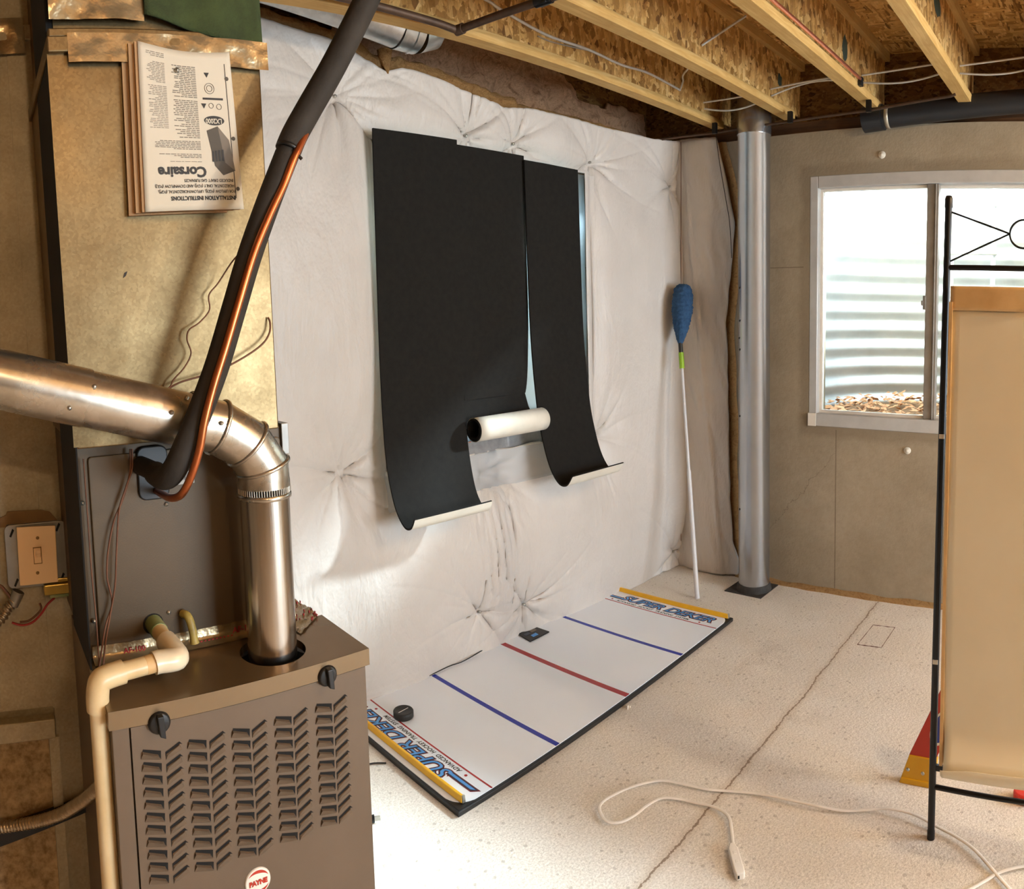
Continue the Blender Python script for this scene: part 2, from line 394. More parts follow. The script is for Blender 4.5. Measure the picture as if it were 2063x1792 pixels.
M['frame'] = plain('grey_vinyl_window_frame', (198, 196, 192), .35, .15, (186, 184, 180), 10)
M['frame_dark'] = plain('weathered_window_track', (150, 142, 132), .45, .2)
M['glass'] = mk_glass()
M['film'] = mk_film('clear_plastic_sheet', (214, 222, 230), .38); M['frost'] = mk_film('bubble_film', (206, 226, 240), .80)
M['well'] = plain('zinc_corrugated_steel', (206, 212, 214), .42, .25, (190, 198, 202), 6)
M['well_white'] = plain('white_ladder_paint', (236, 240, 240), .4, 0)
M['gravel'] = plain('leaf_litter_ground', (150, 116, 84), .9, 0, (110, 84, 58), 30, .8, 60)
M['leaf'] = plain('dry_leaf', (206, 160, 116), .8, 0, (170, 116, 74), 20)
M['abs'] = plain('black_abs_pipe', (30, 32, 36), .38, 0, (24, 26, 30), 10)
M['strap'] = plain('perforated_strap', (190, 180, 160), .4, .6)
M['blue_fluff'] = plain('blue_microfibre', (48, 84, 120), .95, 0, (36, 66, 100), 60, .8, 160)
M['lime'] = plain('lime_plastic', (150, 190, 40), .4, 0)
M['pole'] = plain('white_painted_pole', (214, 212, 212), .35, 0, (204, 200, 200), 10)
M['conduit'] = plain('flexible_steel_conduit', (176, 156, 128), .3, .85, (150, 130, 104), 30)
M['fiberboard'] = plain('speckled_duct_board', (176, 150, 112), .85, 0, (120, 94, 62), 70, .3, 120)
M['wire'] = plain('brown_thermostat_wire', (112, 70, 44), .6, 0, (92, 56, 36), 20)
M['wire_tan'] = plain('tan_wire', (140, 100, 60), .6, 0)
M['grime'] = plain('dark_caulk', (60, 56, 52), .8, 0, (44, 40, 36), 30, .6, 60)
M['teal_ink'] = plain('dark_green_stencil', (52, 66, 56), .8, 0, (64, 74, 58), 30)
M['yellow_pvc'] = plain('stained_yellow_tube', (180, 156, 80), .5, 0, (120, 104, 56), 30)
M['green_primer'] = plain('green_primer', (110, 130, 84), .5, 0, (150, 150, 100), 30)
M['label_white'] = plain('white_rating_label', (196, 190, 180), .5, 0)
M['dark_gap'] = plain('black_gap_shade', (14, 12, 10), .95, 0)  # black that stands for the shade in and beside the duct gap

# ================================================================== SETTING
def structure(mb, name, mat, **k): return mb.build(name, mat, kind='structure', **k)
RX, RY0 = 3.2, -3.0
m = MB(); m.box((-2.75, RY0-.2, -.15), (RX+.2, 3.75, 0)); structure(m, 'floor', M['floor'])
m = MB(); m.box((-2.75, RY0-.2, 2.79), (RX+.2, 3.75, 2.85)); structure(m, 'ceiling', M['osb_deck'])
# back wall with window opening
WX0, WX1, WZ0, WZ1 = -1.515, -.21, .895, 2.195
m = MB()
m.box((-2.75, 3.49, 0), (WX0, 3.72, 2.42)); m.box((WX1, 3.49, 0), (RX+.2, 3.72, 2.42))
m.box((WX0, 3.49, 0), (WX1, 3.72, WZ0)); m.box((WX0, 3.49, WZ1), (WX1, 3.72, 2.42))
structure(m, 'wall_back', M['conc'])
# left wall with window opening
LY0, LY1, LZ0, LZ1 = 1.515, 2.77, .93, 2.192
m = MB()
m.box((-2.72, RY0-.2, 0), (-2.46, LY0, 2.42)); m.box((-2.72, LY1, 0), (-2.46, 3.49, 2.42))
m.box((-2.72, LY0, 0), (-2.46, LY1, LZ0)); m.box((-2.72, LY0, LZ1), (-2.46, LY1, 2.42))
structure(m, 'wall_left', M['conc'])
m = MB(); m.box((RX, RY0, 0), (RX+.2, 3.49, 2.79)); structure(m, 'wall_right', M['conc'])
m = MB(); m.box((-2.46, RY0-.2, 0), (RX, RY0, 2.79)); structure(m, 'wall_front', M['conc'])
m = MB(); m.box((-2.46, 3.51, 2.42), (RX, 3.70, 2.48)); structure(m, 'trim_1', M['darkwood'])
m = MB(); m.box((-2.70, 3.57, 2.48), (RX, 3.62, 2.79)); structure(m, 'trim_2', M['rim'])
m = MB(); m.box((-2.70, RY0, 2.42), (-2.48, 3.51, 2.47)); structure(m, 'trim_3', M['darkwood'])
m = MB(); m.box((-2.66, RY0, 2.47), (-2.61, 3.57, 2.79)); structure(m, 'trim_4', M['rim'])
# crumbling brown joint strip along the foot of the back wall
m = MB(); rows = []
for i in range(120):
    x = -1.95+i*2.0/119; h = .022+.012*mnoise.noise((x*7, 0, 1)); d = .020+.010*mnoise.noise((x*9, 3, 1))
    rows.append([V(x, 3.49-d-.006, 0), V(x, 3.49-d, h*.6), V(x, 3.489, h)])
m.grid(rows); structure(m, 'trim_5', M['fiber_tan'])

# windows
def window(name, p0, axis_u, nrm, wu, z0, z1, mull, mat=M['frame'], fw=.045, top=.062, bot=.068, dep=.085):
    """p0 low corner, axis_u along the wall, nrm into the room"""
    U = Vector(axis_u); N = Vector(nrm); p0 = Vector(p0)
    def bx(mb, u0, u1, a, b, n0, n1):
        pts = [p0+U*u0+N*n0, p0+U*u1+N*n0, p0+U*u1+N*n1, p0+U*u0+N*n1]
        mb.prism([Vector((p.x, p.y, a)) for p in pts], (0, 0, b-a))
    root = bpy.data.objects.new(name, None); COL.objects.link(root); root.location = p0+Vector((0, 0, z0-p0.z)); root['kind'] = 'structure'
    m = MB(); bx(m, 0, fw, z0, z1, -dep, .006); bx(m, wu-fw, wu, z0, z1, -dep, .006)
    bx(m, fw, wu-fw, z1-top, z1, -dep, .006); bx(m, fw, wu-fw, z0, z0+bot, -dep, .010)
    m.build('window_frame', mat, root, bevel=.004)
    for a, b, dpt in ((fw, mull, -.045), (mull, wu-fw, -.065)):
        m = MB(); s = .014
        bx(m, a, a+s, z0+bot, z1-top, dpt-.012, dpt+.012); bx(m, b-s, b, z0+bot, z1-top, dpt-.012, dpt+.012)
        bx(m, a+s, b-s, z1-top-s, z1-top, dpt-.012, dpt+.012); bx(m, a+s, b-s, z0+bot, z0+bot+s, dpt-.012, dpt+.012)
        sash = m.build('sash', M['white_plastic'], root)
        m = MB(); bx(m, a+s, b-s, z0+bot+s, z1-top-s, dpt-.002, dpt+.002); m.build('glass_pane', M['glass'], sash)
    m = MB(); bx(m, mull-.030, mull+.030, z0+bot, z1-top, -.055, -.012); bx(m, mull+.014, mull+.020, z0+bot, z1-top, -.012, -.002)
    m.build('mullion', M['frame_dark'], root, bevel=.003)
    m = MB(); zc = (z0+z1)/2-.03; bx(m, mull-.040, mull-.024, zc, zc+.07, -.03, .0); bx(m, mull-.046, mull-.036, zc+.02, zc+.045, -.02, .008)
    m.build('latch', M['steel_box'], root, bevel=.003)
    m = MB(); bx(m, .0, .045, z0, z0+bot, .010, .016); m.build('corner_tape', M['white_plastic'], root)
    return root
window('window_1', (WX0, 3.495, WZ0), (1, 0, 0), (0, -1, 0), WX1-WX0, WZ0, WZ1, .65)
window('window_2', (-2.49, LY0, LZ0), (0, 1, 0), (1, 0, 0), LY1-LY0, LZ0, LZ1, .60)

# window wells outside
def well(name, label, center, u, n, hw, depth, z0, z1, ladder=False, nseg=64, seed=1):
    """center on the outer wall face; u along the wall, n away from the house"""
    C0 = Vector(center); U = Vector(u); N = Vector(n)
    root = thing(name, label, 'window well', (C0.x+N.x*depth/2, C0.y+N.y*depth/2, z0-.1))
    def pt(t, z, off=0):
        c, s = math.cos(t), math.sin(t); e = 2/2.7
        return C0+U*((hw+off)*math.copysign(abs(c)**e, c))+N*((depth+off)*abs(s)**e)+Vector((0, 0, z-C0.z))
    rows = []; nz = int((z1-z0)/.118*10)
    for j in range(nz+1):
        z = z0+(z1-z0)*j/nz; off = .014*math.sin(2*PI*z/.118)
        rows.append([pt(PI*i/nseg, z, off) for i in range(nseg+1)])
    m = MB(); m.grid(rows); m.build('corrugated_liner', M['well'], root, solid=.003)
    m = MB(); rim = [pt(PI*i/nseg, z1, .0) for i in range(nseg+1)]; m.tube(rim, .016, 10); m.build('rim', M['well'], root)
    if ladder:
        for s in (-1, 1):
            m = MB(); x = -.055+s*.135
            base = C0+U*x+N*(depth-.10)
            m.tube([Vector((base.x, base.y, z0)), Vector((base.x, base.y, z1+.02))], .016, 10); m.build('ladder_rail', M['well_white'], root)
        for k in range(5):
            z = z0+.18+k*.30; a = C0+U*(-.055-.135)+N*(depth-.10); b = C0+U*(-.055+.135)+N*(depth-.10); c = N*(-.05)
            m = MB(); m.tube(smooth_path([(a.x, a.y, z), (a.x+c.x, a.y+c.y, z), (b.x+c.x, b.y+c.y, z), (b.x, b.y, z)], 4), .013, 8); m.build('ladder_rung', M['well_white'], root)
    g = []
    for i in range(25):
        g.append([])
        for j in range(17):
            a = -hw+2*hw*i/24; b = depth*j/16
            p = C0+U*a+N*b
            g[-1].append(Vector((p.x, p.y, z0+.05+.03*mnoise.noise((a*5, b*5, seed))+.06*b)))
    m = MB(); m.grid(g); m.build('ground_fill', M['gravel'], root)
    return root, pt
wr, wpt = well('window_well', 'corrugated steel window well with white ladder outside the uncovered back window', (-.80, 3.72, .85), (1, 0, 0), (0, 1, 0), .93, .92, .80, 2.46, True)
well('window_well', 'corrugated steel window well behind the window hung with black foam strips', (-2.72, 2.08, .85), (0, 1, 0), (-1, 0, 0), .78, .70, .80, 2.62)
rnd = random.Random(4); m = MB()
for i in range(520):
    u = rnd.uniform(-.84, .84); b = rnd.uniform(.05, .84)*(1-abs(u/.93)**3*.6)
    c = Vector((-.80+u, 3.72+b, .885+.06*b+rnd.uniform(0, .055))); a = rnd.uniform(0, 2*PI); s = rnd.uniform(.018, .036)
    tl = Vector((math.cos(a), math.sin(a), rnd.uniform(-.5, .5)))*s; sd = Vector((-math.sin(a), math.cos(a), rnd.uniform(-.5, .5)))*s*.55
    m.add([c-tl, c-tl*.1+sd, c+tl, c-tl*.1-sd, c+Vector((0, 0, .008))], [(0, 1, 4), (1, 2, 4), (2, 3, 4), (3, 0, 4)])
m.build('dry_leaves', M['leaf'], kind='stuff', label='dry brown leaves heaped in the bottom of the back window well', cat='leaves', solid=.0008)

# ================================================================== CEILING JOISTS
jl = ['nearest the insulated wall, a white cable stapled along its web', 'second from the insulated wall, above the round metal column duct',
      'third from the insulated wall, with bright copper tube clipped along it', 'fourth from the insulated wall, pale bottom flange, above the uncovered window']
JX = [-2.03, -1.61, -1.145, -.69]
def joist(X, lab, first=False):
    r = thing('floor_joist', 'wooden I-joist overhead, '+lab, 'joist', (X, .3, 2.48), 'overhead wooden I-joists')
    m = MB(); m.box((X-.031, RY0, 2.48), (X+.031, 3.44, 2.518)); m.build('bottom_flange', M['pine'], r, bevel=.002)
    m = MB(); m.box((X-.005, RY0, 2.518), (X+.005, 3.56, 2.752)); m.build('web', M['osb'], r)
    m = MB(); m.box((X-.031, RY0, 2.752), (X+.031, 3.56, 2.79)); m.build('top_flange', M['pine'], r)
    return r
js = [joist(x, l) for x, l in zip(JX, jl)]
for k, x in enumerate((-.24, .21, .66, 1.11, 1.56, 2.01, 2.46, 2.9)):
    if k > 1: continue
    joist(x, 'beyond the fourth one, near the right edge of the photo' if k == 0 else 'further right, past the edge of the photo')
# stencil marks sprayed on webs
for X, y0, y1, z0, z1, par in ((JX[2], 2.95, 3.03, 2.55, 2.70, js[2]), (JX[1], 3.28, 3.34, 2.60, 2.68, js[1]), (JX[3], 2.72, 2.86, 2.62, 2.72, js[3]), (JX[0], 1.80, 1.98, 2.66, 2.72, js[0])):
    m = MB(); n = 12; pts = []
    for i in range(n):
        a = 2*PI*i/n; rr = .75+.35*mnoise.noise((a*2, X, y0)); pts.append(V(X+.0055, (y0+y1)/2+math.cos(a)*(y1-y0)/2*rr, (z0+z1)/2+math.sin(a)*(z1-z0)/2*rr))
    m.prism(pts, (.0006, 0, 0)); m.build('stencil_mark', M['teal_ink'], par, label='dark green stencil mark')

# ================================================================== INSULATION
PINS = [(1.363, 2.334), (1.997, 2.26), (2.27, 2.262), (2.796, 2.25), (1.967, .20), (2.239, .152), (2.035, .807), (3.40, .10), (3.40, 2.20), (.75, 2.3), (1.05, .12), (2.796, .86), (1.30, .92)]
TOPZ = [(.2, 2.6), (1.053, 2.555), (1.395, 2.515), (1.50, 2.47), (1.565, 2.441), (1.64, 2.462), (1.8, 2.451), (2.2, 2.398), (2.3, 2.415), (2.517, 2.421), (2.92, 2.424), (3.2, 2.425), (3.5, 2.455)]
def top_z(y): return float(np.interp(y, [a for a, b in TOPZ], [b for a, b in TOPZ]))
prng = random.Random(11)
PIN_PH = [[(prng.uniform(0, 6.28), prng.randint(4, 9), prng.uniform(.5, 1)) for k in range(3)] for p in PINS]
RAYS = {}
for ph in PIN_PH:
    RAYS[ph[0]] = [(prng.uniform(-PI, PI), prng.uniform(.25, .8), prng.uniform(.08, .28)) for k in range(15)]
def blanket_x(y, z):
    b = 1.0; cre = 0.0
    for (py, pz), ph in zip(PINS, PIN_PH):
        dy, dz = y-py, z-pz; d = math.hypot(dy, dz)
        b = min(b, 1-math.exp(-(d/.20)))
        if d < .9:
            a = math.atan2(dz, dy); w = math.exp(-d/.26)*min(1, d/.05)
            for p, k, am in ph: cre += w*am*(abs(math.sin(a*k*.5+p+.6*mnoise.noise((y*4, z*4, 2))))**.6-.75)
            if d < .55:
                for p, am, ln in RAYS[ph[0]]:
                    da = math.atan2(math.sin(a-p-.5*d), math.cos(a-p-.5*d))
                    if abs(da)*d < .04: cre -= am*math.exp(-d/ln)*min(1, d/.03)*math.exp(-(da*d/.009)**2)
    x = -2.394+.062*b+.018*cre
    x += .05*max(0, min(1, (y-2.85)/.55))**1.5           # turns out towards the corner
    x += .018*math.exp(-((z-.45)/.35)**2)                   # slack belly low down
    x -= .02*math.exp(-(z/.10)**2)
    x += .006*mnoise.noise((y*3, z*1.6, 5))+.003*mnoise.noise((y*9, z*4, 8))
    # gathered folds between the pins under the window
    if .18 < z < .85:
        w = math.exp(-((y-2.06)/.10)**2)*min(1, (z-.18)*6)*min(1, (.85-z)*6)
        x += w*.011*math.sin((y-(.02*math.sin(z*7)))*150)*.6
        x -= .014*math.exp(-((y-2.135-.02*math.sin(z*5))/.012)**2)
    # drawn in round the window opening
    dy = max(LY0-.02-y, 0, y-LY1-.02); dz = max(LZ0-.18-z, 0, z-LZ1-.02); dd = math.hypot(dy, dz)
    x -= .045*math.exp(-dd/.05)
    return x
ny, nz = 430, 330
ys = np.linspace(.25, 3.47, ny)
rows = []
for y in ys:
    tz = top_z(y); rows.append([V(blanket_x(y, tz*j/(nz-1)), y, max(.001, tz*j/(nz-1))) for j in range(nz)])
def hole(i, j):
    y = (ys[i]+ys[i+1])/2; z = top_z(y)*(j+.5)/(nz-1)
    return LY0+.0 < y < LY1-.0 and LZ0-.03 < z < LZ1+.005
m = MB(); m.grid(rows, skip=hole)
blanket = thing('insulation_blanket', 'white vinyl faced insulation blanket pinned along the left wall around the covered window', 'insulation', (-2.4, 1.9, 0))
m.build('vinyl_facing', M['vinyl'], blanket, solid=.012, offset=1)
# exposed fibreglass roll along its top edge
def fuzzy_roll(path, r, seed, sq=1.0, n=14, amp=.5):
    m = MB(); P = smooth_path(path, 10); rows = []
    for i, p in enumerate(P):
        row = []
        for k in range(n+1):
            a = 2*PI*(k % n)/n; rr = r*(1+amp*mnoise.noise((p.y*18, p.z*18+math.cos(a)*1.5, seed+math.sin(a)*1.5)))
            row.append(V(p.x+math.cos(a)*rr, p.y, p.z+math.sin(a)*rr*sq))
        rows.append(row)
    m.grid(rows); return m
pth = [(-2.385, y, top_z(y)+.022) for y in np.linspace(.9, 2.26, 14)]
pth2 = [(-2.405, y, top_z(y)+.012) for y in np.linspace(2.26, 3.2, 10)]
fuzzy_roll(pth, .036, 1, .85).build('fibreglass_edge', M['fiber_tan'], blanket, label='torn tan fibreglass showing along the top')
fuzzy_roll(pth2, .018, 2).build('fibreglass_edge', M['fiber_tan'], blanket, label='thin tan fibreglass edge')
m = MB(); tp = W(775, 118, X=-2.345)
m.tube([tp+V(0, 0, .03), tp, tp+V(.004, .006, -.035), tp+V(0, .012, -.055)], [.030, .026, .012, .003], 10); m.build('fibreglass_tuft', M['fiber_tan'], blanket)
for (y, z) in PINS[:9]:
    m = MB(); x = blanket_x(y, z)+.004; m.lathe([(.0005, .006), (.006, .005), (.007, .001), (.0065, -.004)], (x+.010, y, z), (1, 0, 0), 12); m.build('pin_cap', M['screw'], blanket)
# corner return on the back wall
EDGE = [(0, -1.937), (.10, -1.93), (.20, -1.965), (.465, -1.977), (1.44, -2.0), (1.7, -1.975), (1.975, -1.947), (2.2, -1.99), (2.44, -2.05)]
def cornerY(x, z):
    b = 1-math.exp(-math.hypot(x+2.267, z-2.195)/.14); u = (x+2.33)/.36
    y = 3.472-.030*math.sin(PI*min(1, max(0, u)))*(.5+.5*b)-.007*b
    y += .016*mnoise.noise((x*9, z*2.0, 3))+.007*mnoise.noise((x*26+z*8, z*5, 4))
    y -= .008*math.exp(-((x+2.24-.10*(2.2-z))/.010)**2) if z < 2.2 else 0
    d = math.hypot(x+2.267, z-2.195); a = math.atan2(z-2.195, x+2.267)
    y -= .010*math.exp(-d/.16)*min(1, d/.04)*abs(math.sin(a*3.5+.5))**.6
    return y
rows = []
for i in range(46):
    u = i/45; row = []
    for j in range(130):
        z = (2.46-.02*u)*j/129; xe = float(np.interp(z, [a for a, b in EDGE], [b for a, b in EDGE]))
        x = -2.335+(xe+2.335)*u; row.append(V(x, cornerY(x, z), max(.012*u, z, .001)))
    rows.append(row)
m = MB(); m.grid(rows)
cb = thing('insulation_blanket', 'narrow white insulation blanket piece in the corner behind the duster', 'insulation', (-2.15, 3.46, 0))
m.build('vinyl_facing', M['vinyl'], cb, solid=.010, offset=1)
m = MB(); rr = []
for j in range(60):
    z = .06+2.36*j/59; xe = float(np.interp(z, [a for a, b in EDGE], [b for a, b in EDGE])); w = .030+.02*mnoise.noise((z*4, 1, 1))
    rr.append([V(xe-.03, 3.486, z), V(xe+w*.6, 3.470, z), V(min(xe+w+.01, -1.905), 3.486, z)])
m.grid(rr); m.build('fibreglass_edge', M['fiber_tan'], cb, label='tan fibreglass showing behind its edge')
m = MB(); m.tube([W(1372, y, Y=3.425) for y in (286, 380, 480, 600, 720, 850, 1000, 1090)], .0022, 6); m.build('seam_cord', M['wire'], cb, label='dark vertical seam line')
m = MB(); m.tube(smooth_path([W(x, y, Y=3.41) for x, y in ((1442, 270), (1450, 330), (1462, 400), (1470, 450), (1474, 520))], 5), .0022, 6); m.build('hanging_string', M['grime'], cb)
# pink-brown batts stuffed in the rim bay
rows = []
for i in range(150):
    y = 1.42+1.72*i/149; zt = 2.785-(0 if y < 2.55 else .20*min(1, (y-2.55)/.35)); row = []
    for j in range(34):
        z = 2.44+(zt-2.44)*j/33
        x = -2.50+.055*mnoise.noise((y*6, z*7, 1))+.03*mnoise.noise((y*15, z*14, 4))+.012*mnoise.noise((y*40, z*40, 7))
        row.append(V(max(x, -2.595), y, z))
    rows.append(row)
m = MB(); m.grid(rows)
m.build('insulation_batt', M['fiber_pink'], label='dusty pink-brown fibreglass stuffed above the top of the insulated wall', cat='insulation')
rows = []
for i in range(60):
    y = 3.15+.32*i/59; row = []
    for j in range(20):
        z = 2.44+.20*j/19; row.append(V(-2.55+.03*mnoise.noise((y*9, z*9, 3))+.02*mnoise.noise((y*24, z*24, 5)), y, z))
    rows.append(row)
m = MB(); m.grid(rows); m.build('insulation_batt', M['fiber_pink'], label='small dark reddish batt in the far corner above the wall', cat='insulation', solid=.02)

# ================================================================== COVERED WINDOW
film = thing('plastic_sheet', 'clear plastic sheeting taped over the covered window, hanging below its sill', 'plastic sheet', (-2.42, 2.08, .66))
rows = [[V(-2.415+.008*mnoise.noise((y*6, z*5, 1)), y, z) for z in np.linspace(.90, 2.185, 30)] for y in np.linspace(1.52, 2.765, 40)]
m = MB(); m.grid(rows); m.build('bubble_film', M['frost'], film, label='pale blue translucent film')
rows = [[V(blanket_x(y, z)+.034+.006*mnoise.noise((y*9, z*7, 4)), y, z) for z in np.linspace(.74, .90, 14)] for y in np.linspace(1.50, 2.66, 60)]
m = MB(); m.grid(rows); m.build('loose_flap', M['film'], film)
def band(pts, w, mat, name, par, thick=.001):
    m = MB(); m.prism(pts, w); return m.build(name, mat, par)
rows = [[V(-2.398+.006*mnoise.noise((y*16, z*16, 4)), y, z) for z in np.linspace(.885, .955, 8)] for y in np.linspace(1.525, 2.76, 90)]
m = MB(); m.grid(rows); m.build('tape_strip', M['grey_tape'], film, label='wrinkled silver tape along the bottom')
rows = [[V(-2.392+.004*mnoise.noise((y*30, z*8, 2)), y, z) for z in np.linspace(.93, 1.28, 20)] for y in np.linspace(2.70, 2.765, 7)]
m = MB(); m.grid(rows); m.build('tape_strip', M['grey_tape'], film, label='silver tape piece at the right side')
rows = [[V(-2.396+.004*mnoise.noise((y*30, z*8, 2)), y, z) for z in np.linspace(.75, 1.12, 20)] for y in np.linspace(1.495, 1.53, 5)]
m = MB(); m.grid(rows); m.build('tape_strip', M['grey_tape'], film, label='silver tape piece at the left side')
rows = [[V(-2.372+.012*math.sin((y-2.70)*60)+.004*mnoise.noise((y*30, z*3, 2)), y, z) for z in np.linspace(.95, 2.18, 40)] for y in np.linspace(2.715, 2.80, 12)]
m = MB(); m.grid(rows); m.build('side_flap', M['vinyl'], film, label='cream vinyl flap folded down the right side')

def strip(label, prof, ya, yb, thick=.007, name='foam_strip', twist=None, nseg=6):
    """prof [(x, z)] side profile from the top edge down; strip spans ya..yb (functions of arc fraction allowed)"""
    P = smooth_path([V(a, 0, b) for a, b in prof], 8); n = len(P)
    root = thing(name, label, 'foam strip', (P[0].x, (ya(0)+yb(0))/2, min(p.z for p in P)), 'black foam strips hung over the window')
    front = []; back = []
    for i, p in enumerate(P):
        t = (P[min(i+1, n-1)]-P[max(i-1, 0)]).normalized(); nn = V(-t.z, 0, t.x)   # pointing into the room on the way down
        f = i/(n-1); a, b = ya(f), yb(f)
        front.append([V(p.x, a+(b-a)*k/nseg, p.z)+nn*thick*.5 for k in range(nseg+1)])
        back.append([V(p.x, a+(b-a)*k/nseg, p.z)-nn*thick*.5 for k in range(nseg+1)])
    m = MB(); m.grid(front)
    e = [[front[i][0], back[i][0]] for i in range(n)]; m.grid(e, False); e = [[front[i][-1], back[i][-1]] for i in range(n)]; m.grid(e, False)
    m.grid([front[0], back[0]], False); m.grid([front[-1], back[-1]], False)
    m.build('foam_face', M['black_foam'], root)
    m = MB(); m.grid(back); m.build('backing_paper', M['white_back'], root, label='pale backing on the rear side')
    return root
c1 = [(-2.318, 2.212), (-2.315, 1.8), (-2.31, 1.4), (-2.295, 1.12), (-2.268, .94), (-2.225, .80), (-2.170, .735), (-2.125, .735), (-2.098, .775)]
strip('left black foam strip over the window, its curled bottom hanging lowest', c1, lambda f: 1.480-.030*min(1, f*2), lambda f: 1.880-.06*f)
c3 = [(-2.322, 2.178), (-2.318, 1.8), (-2.31, 1.4), (-2.285, 1.10), (-2.255, .94), (-2.215, .82), (-2.165, .752), (-2.118, .748), (-2.085, .792)]
strip('right black foam strip over the window, bottom edge curling outward', c3, lambda f: 2.262+.012*f, lambda f: 2.615+.02*f)
# middle strip ends in a roll with its white backing outside
rc = V(-2.248, 0, 1.035); rr = .052
c2 = [(-2.340, 2.200), (-2.338, 1.8), (-2.334, 1.4), (-2.312, 1.15)]
root = strip('middle black foam strip over the window, bottom rolled up into a pale cylinder', c2, lambda f: 1.872, lambda f: 2.276-.055*max(0, (f-.55)/.45)**1.5)
m = MB(); rows = []; inner = []
for i in range(60):
    a = PI+i/59*2*PI*1.55; r = rr-.006*(i/59)*1.55
    rows.append([rc+V(math.cos(a)*r, y, math.sin(a)*r*1.0) for y in np.linspace(1.865, 2.262, 8)])
    inner.append([rc+V(math.cos(a)*(r-.0035), y, math.sin(a)*(r-.0035)) for y in np.linspace(1.862, 2.264, 8)])
mm = MB(); mm.grid(rows)
conn = [[V(-2.312, y, 1.15) for y in np.linspace(1.872, 2.221, 8)], [V(-2.306, y, 1.09) for y in np.linspace(1.868, 2.235, 8)], rows[0]]
mm.build('rolled_backing', M['white_back'], root, solid=.0012, label='cream paper backing wrapped outside the roll')
inner2 = [[p+(V(rc.x, p.y, rc.z)-p).normalized()*.006 for p in row] for row in inner]
m.grid(inner); m.grid(inner2); m.grid([[a[0], b[0]] for a, b in zip(inner, inner2)], False); m.grid([[a[-1], b[-1]] for a, b in zip(inner, inner2)], False); m.grid(conn); m.build('rolled_foam', M['black_foam'], root)
m = MB(); p = W(944, 892, X=-2.20); m.tube([p, p+V(.0, .012, .001)], .0015, 6); m.build('staple', M['copper'], root)

# ================================================================== HOCKEY BOARD
BO = V(-1.632, 1.246, 0); ba = .0223
BU = V(-math.cos(ba), -math.sin(ba), 0); BL = V(-math.sin(ba), math.cos(ba), 0)     # across to the wall, and along
def B(u, v, z=0): return BO+BU*u+BL*v+V(0, 0, z)
BW, BH = .755, 1.70
hb = thing('hockey_board', 'white hockey training board with red and blue lines lying along the insulated wall', 'hockey training board', BO+BU*BW/2+BL*BH/2)
m = MB(); m.prism([B(0, 0), B(BW, 0), B(BW, BH), B(0, BH)], (0, 0, .017)); m.build('base_board', M['board_black'], hb, bevel=.003)
for u0, v0, su, sv in ((0, 0, 1, 1), (0, BH, 1, -1)):
    m = MB(); pts = [B(u0+su*.006, v0+sv*.006, .017), B(u0+su*.075, v0+sv*.006, .017), B(u0+su*.006, v0+sv*.075, .017)]
    if sv < 0: pts = pts[::-1]
    m.prism(pts, (0, 0, .0012)); m.build('corner_piece', M['board_black'], hb)
def roundrect(u0, v0, u1, v1, r, z, n=10):
    out = []
    for cu, cv, a0 in ((u1-r, v1-r, 0), (u0+r, v1-r, PI/2), (u0+r, v0+r, PI), (u1-r, v0+r, 1.5*PI)):
        for k in range(n+1): a = a0+PI/2*k/n; out.append(B(cu+math.cos(a)*r, cv+math.sin(a)*r, z))
    return out
m = MB(); m.prism(roundrect(.011, .010, BW-.008, BH-.010, .070, .0172), (0, 0, .0022)); surf = m.build('slick_surface', M['ice'], hb)
ZT = .0195
def line(v, w, mat, name, bend=0): 
    m = MB(); m.prism([B(.011, v-w/2, ZT), B(BW-.008, v-w/2, ZT), B(BW-.008, v+w/2, ZT), B(.011, v+w/2, ZT)], (0, 0, .0004)); m.build(name, mat, surf)
line(.147, .006, M['line_red'], 'red_goal_line'); line(BH-.147, .006, M['line_red'], 'red_goal_line')
line(.455, .020, M['line_blue'], 'blue_line'); line(BH-.447, .020, M['line_blue'], 'blue_line'); line(.858, .026, M['line_red'], 'red_centre_line')
for flip in (0, 1):
    ux = -BU if flip else BU; uy = BL if flip else -BL            # far end reads away from us, near end upside down
    def T(a, b):   # a along reading direction from the centre, b up from the board centreline of the title
        c = B(BW/2, (BH-.078) if flip else .078, ZT)
        return c+ux*a+uy*b
    t0 = T(-.232, -.028)
    for nm, mt, off, dz in (('title_outline', M['logo_maroon'], .0058, .0002), ('title_shadow', M['logo_navy'], .0030, .0006), ('title_letters', M['logo_blue'], .0004, .0010)):
        text_obj(nm, 'SUPER DEKER', .078, t0+V(0, 0, dz), ux, uy, mt, surf, .0001, off, .35, stretch=1.17, spacing=.97)
    for nm, mt, g, dz in (('swoosh_outline', M['logo_maroon'], .005, .0002), ('swoosh_fill', M['logo_navy'], .0015, .0006), ('swoosh_fill', M['logo_blue'], -.003, .0010)):
        m = MB(); m.prism([T(-.345-g*2, -.028-g)+V(0, 0, dz), T(-.215, -.028-g)+V(0, 0, dz), T(-.210, -.012+g)+V(0, 0, dz), T(-.328-g, -.012+g)+V(0, 0, dz)], (0, 0, .0002)); m.build(nm, mt, surf)
    s0 = T(-.232, -.060)
    s0 = T(-.232, -.058+.0)
    sub = text_obj('subtitle', 'ADVANCED  HOCKEY  TRAINING  SYSTEM', .022, T(-.235, -.0575), ux, uy, M['ink'], surf, .0001, .0006, .3, stretch=.98, spacing=1.06)
    for a in (-.262, .262):
        m = MB(); m.lathe([(.0001, .0004), (.006, .0004), (.006, 0)], T(a, -.050), (0, 0, 1), 6, False); m.build('maple_dot', M['line_red'], surf)
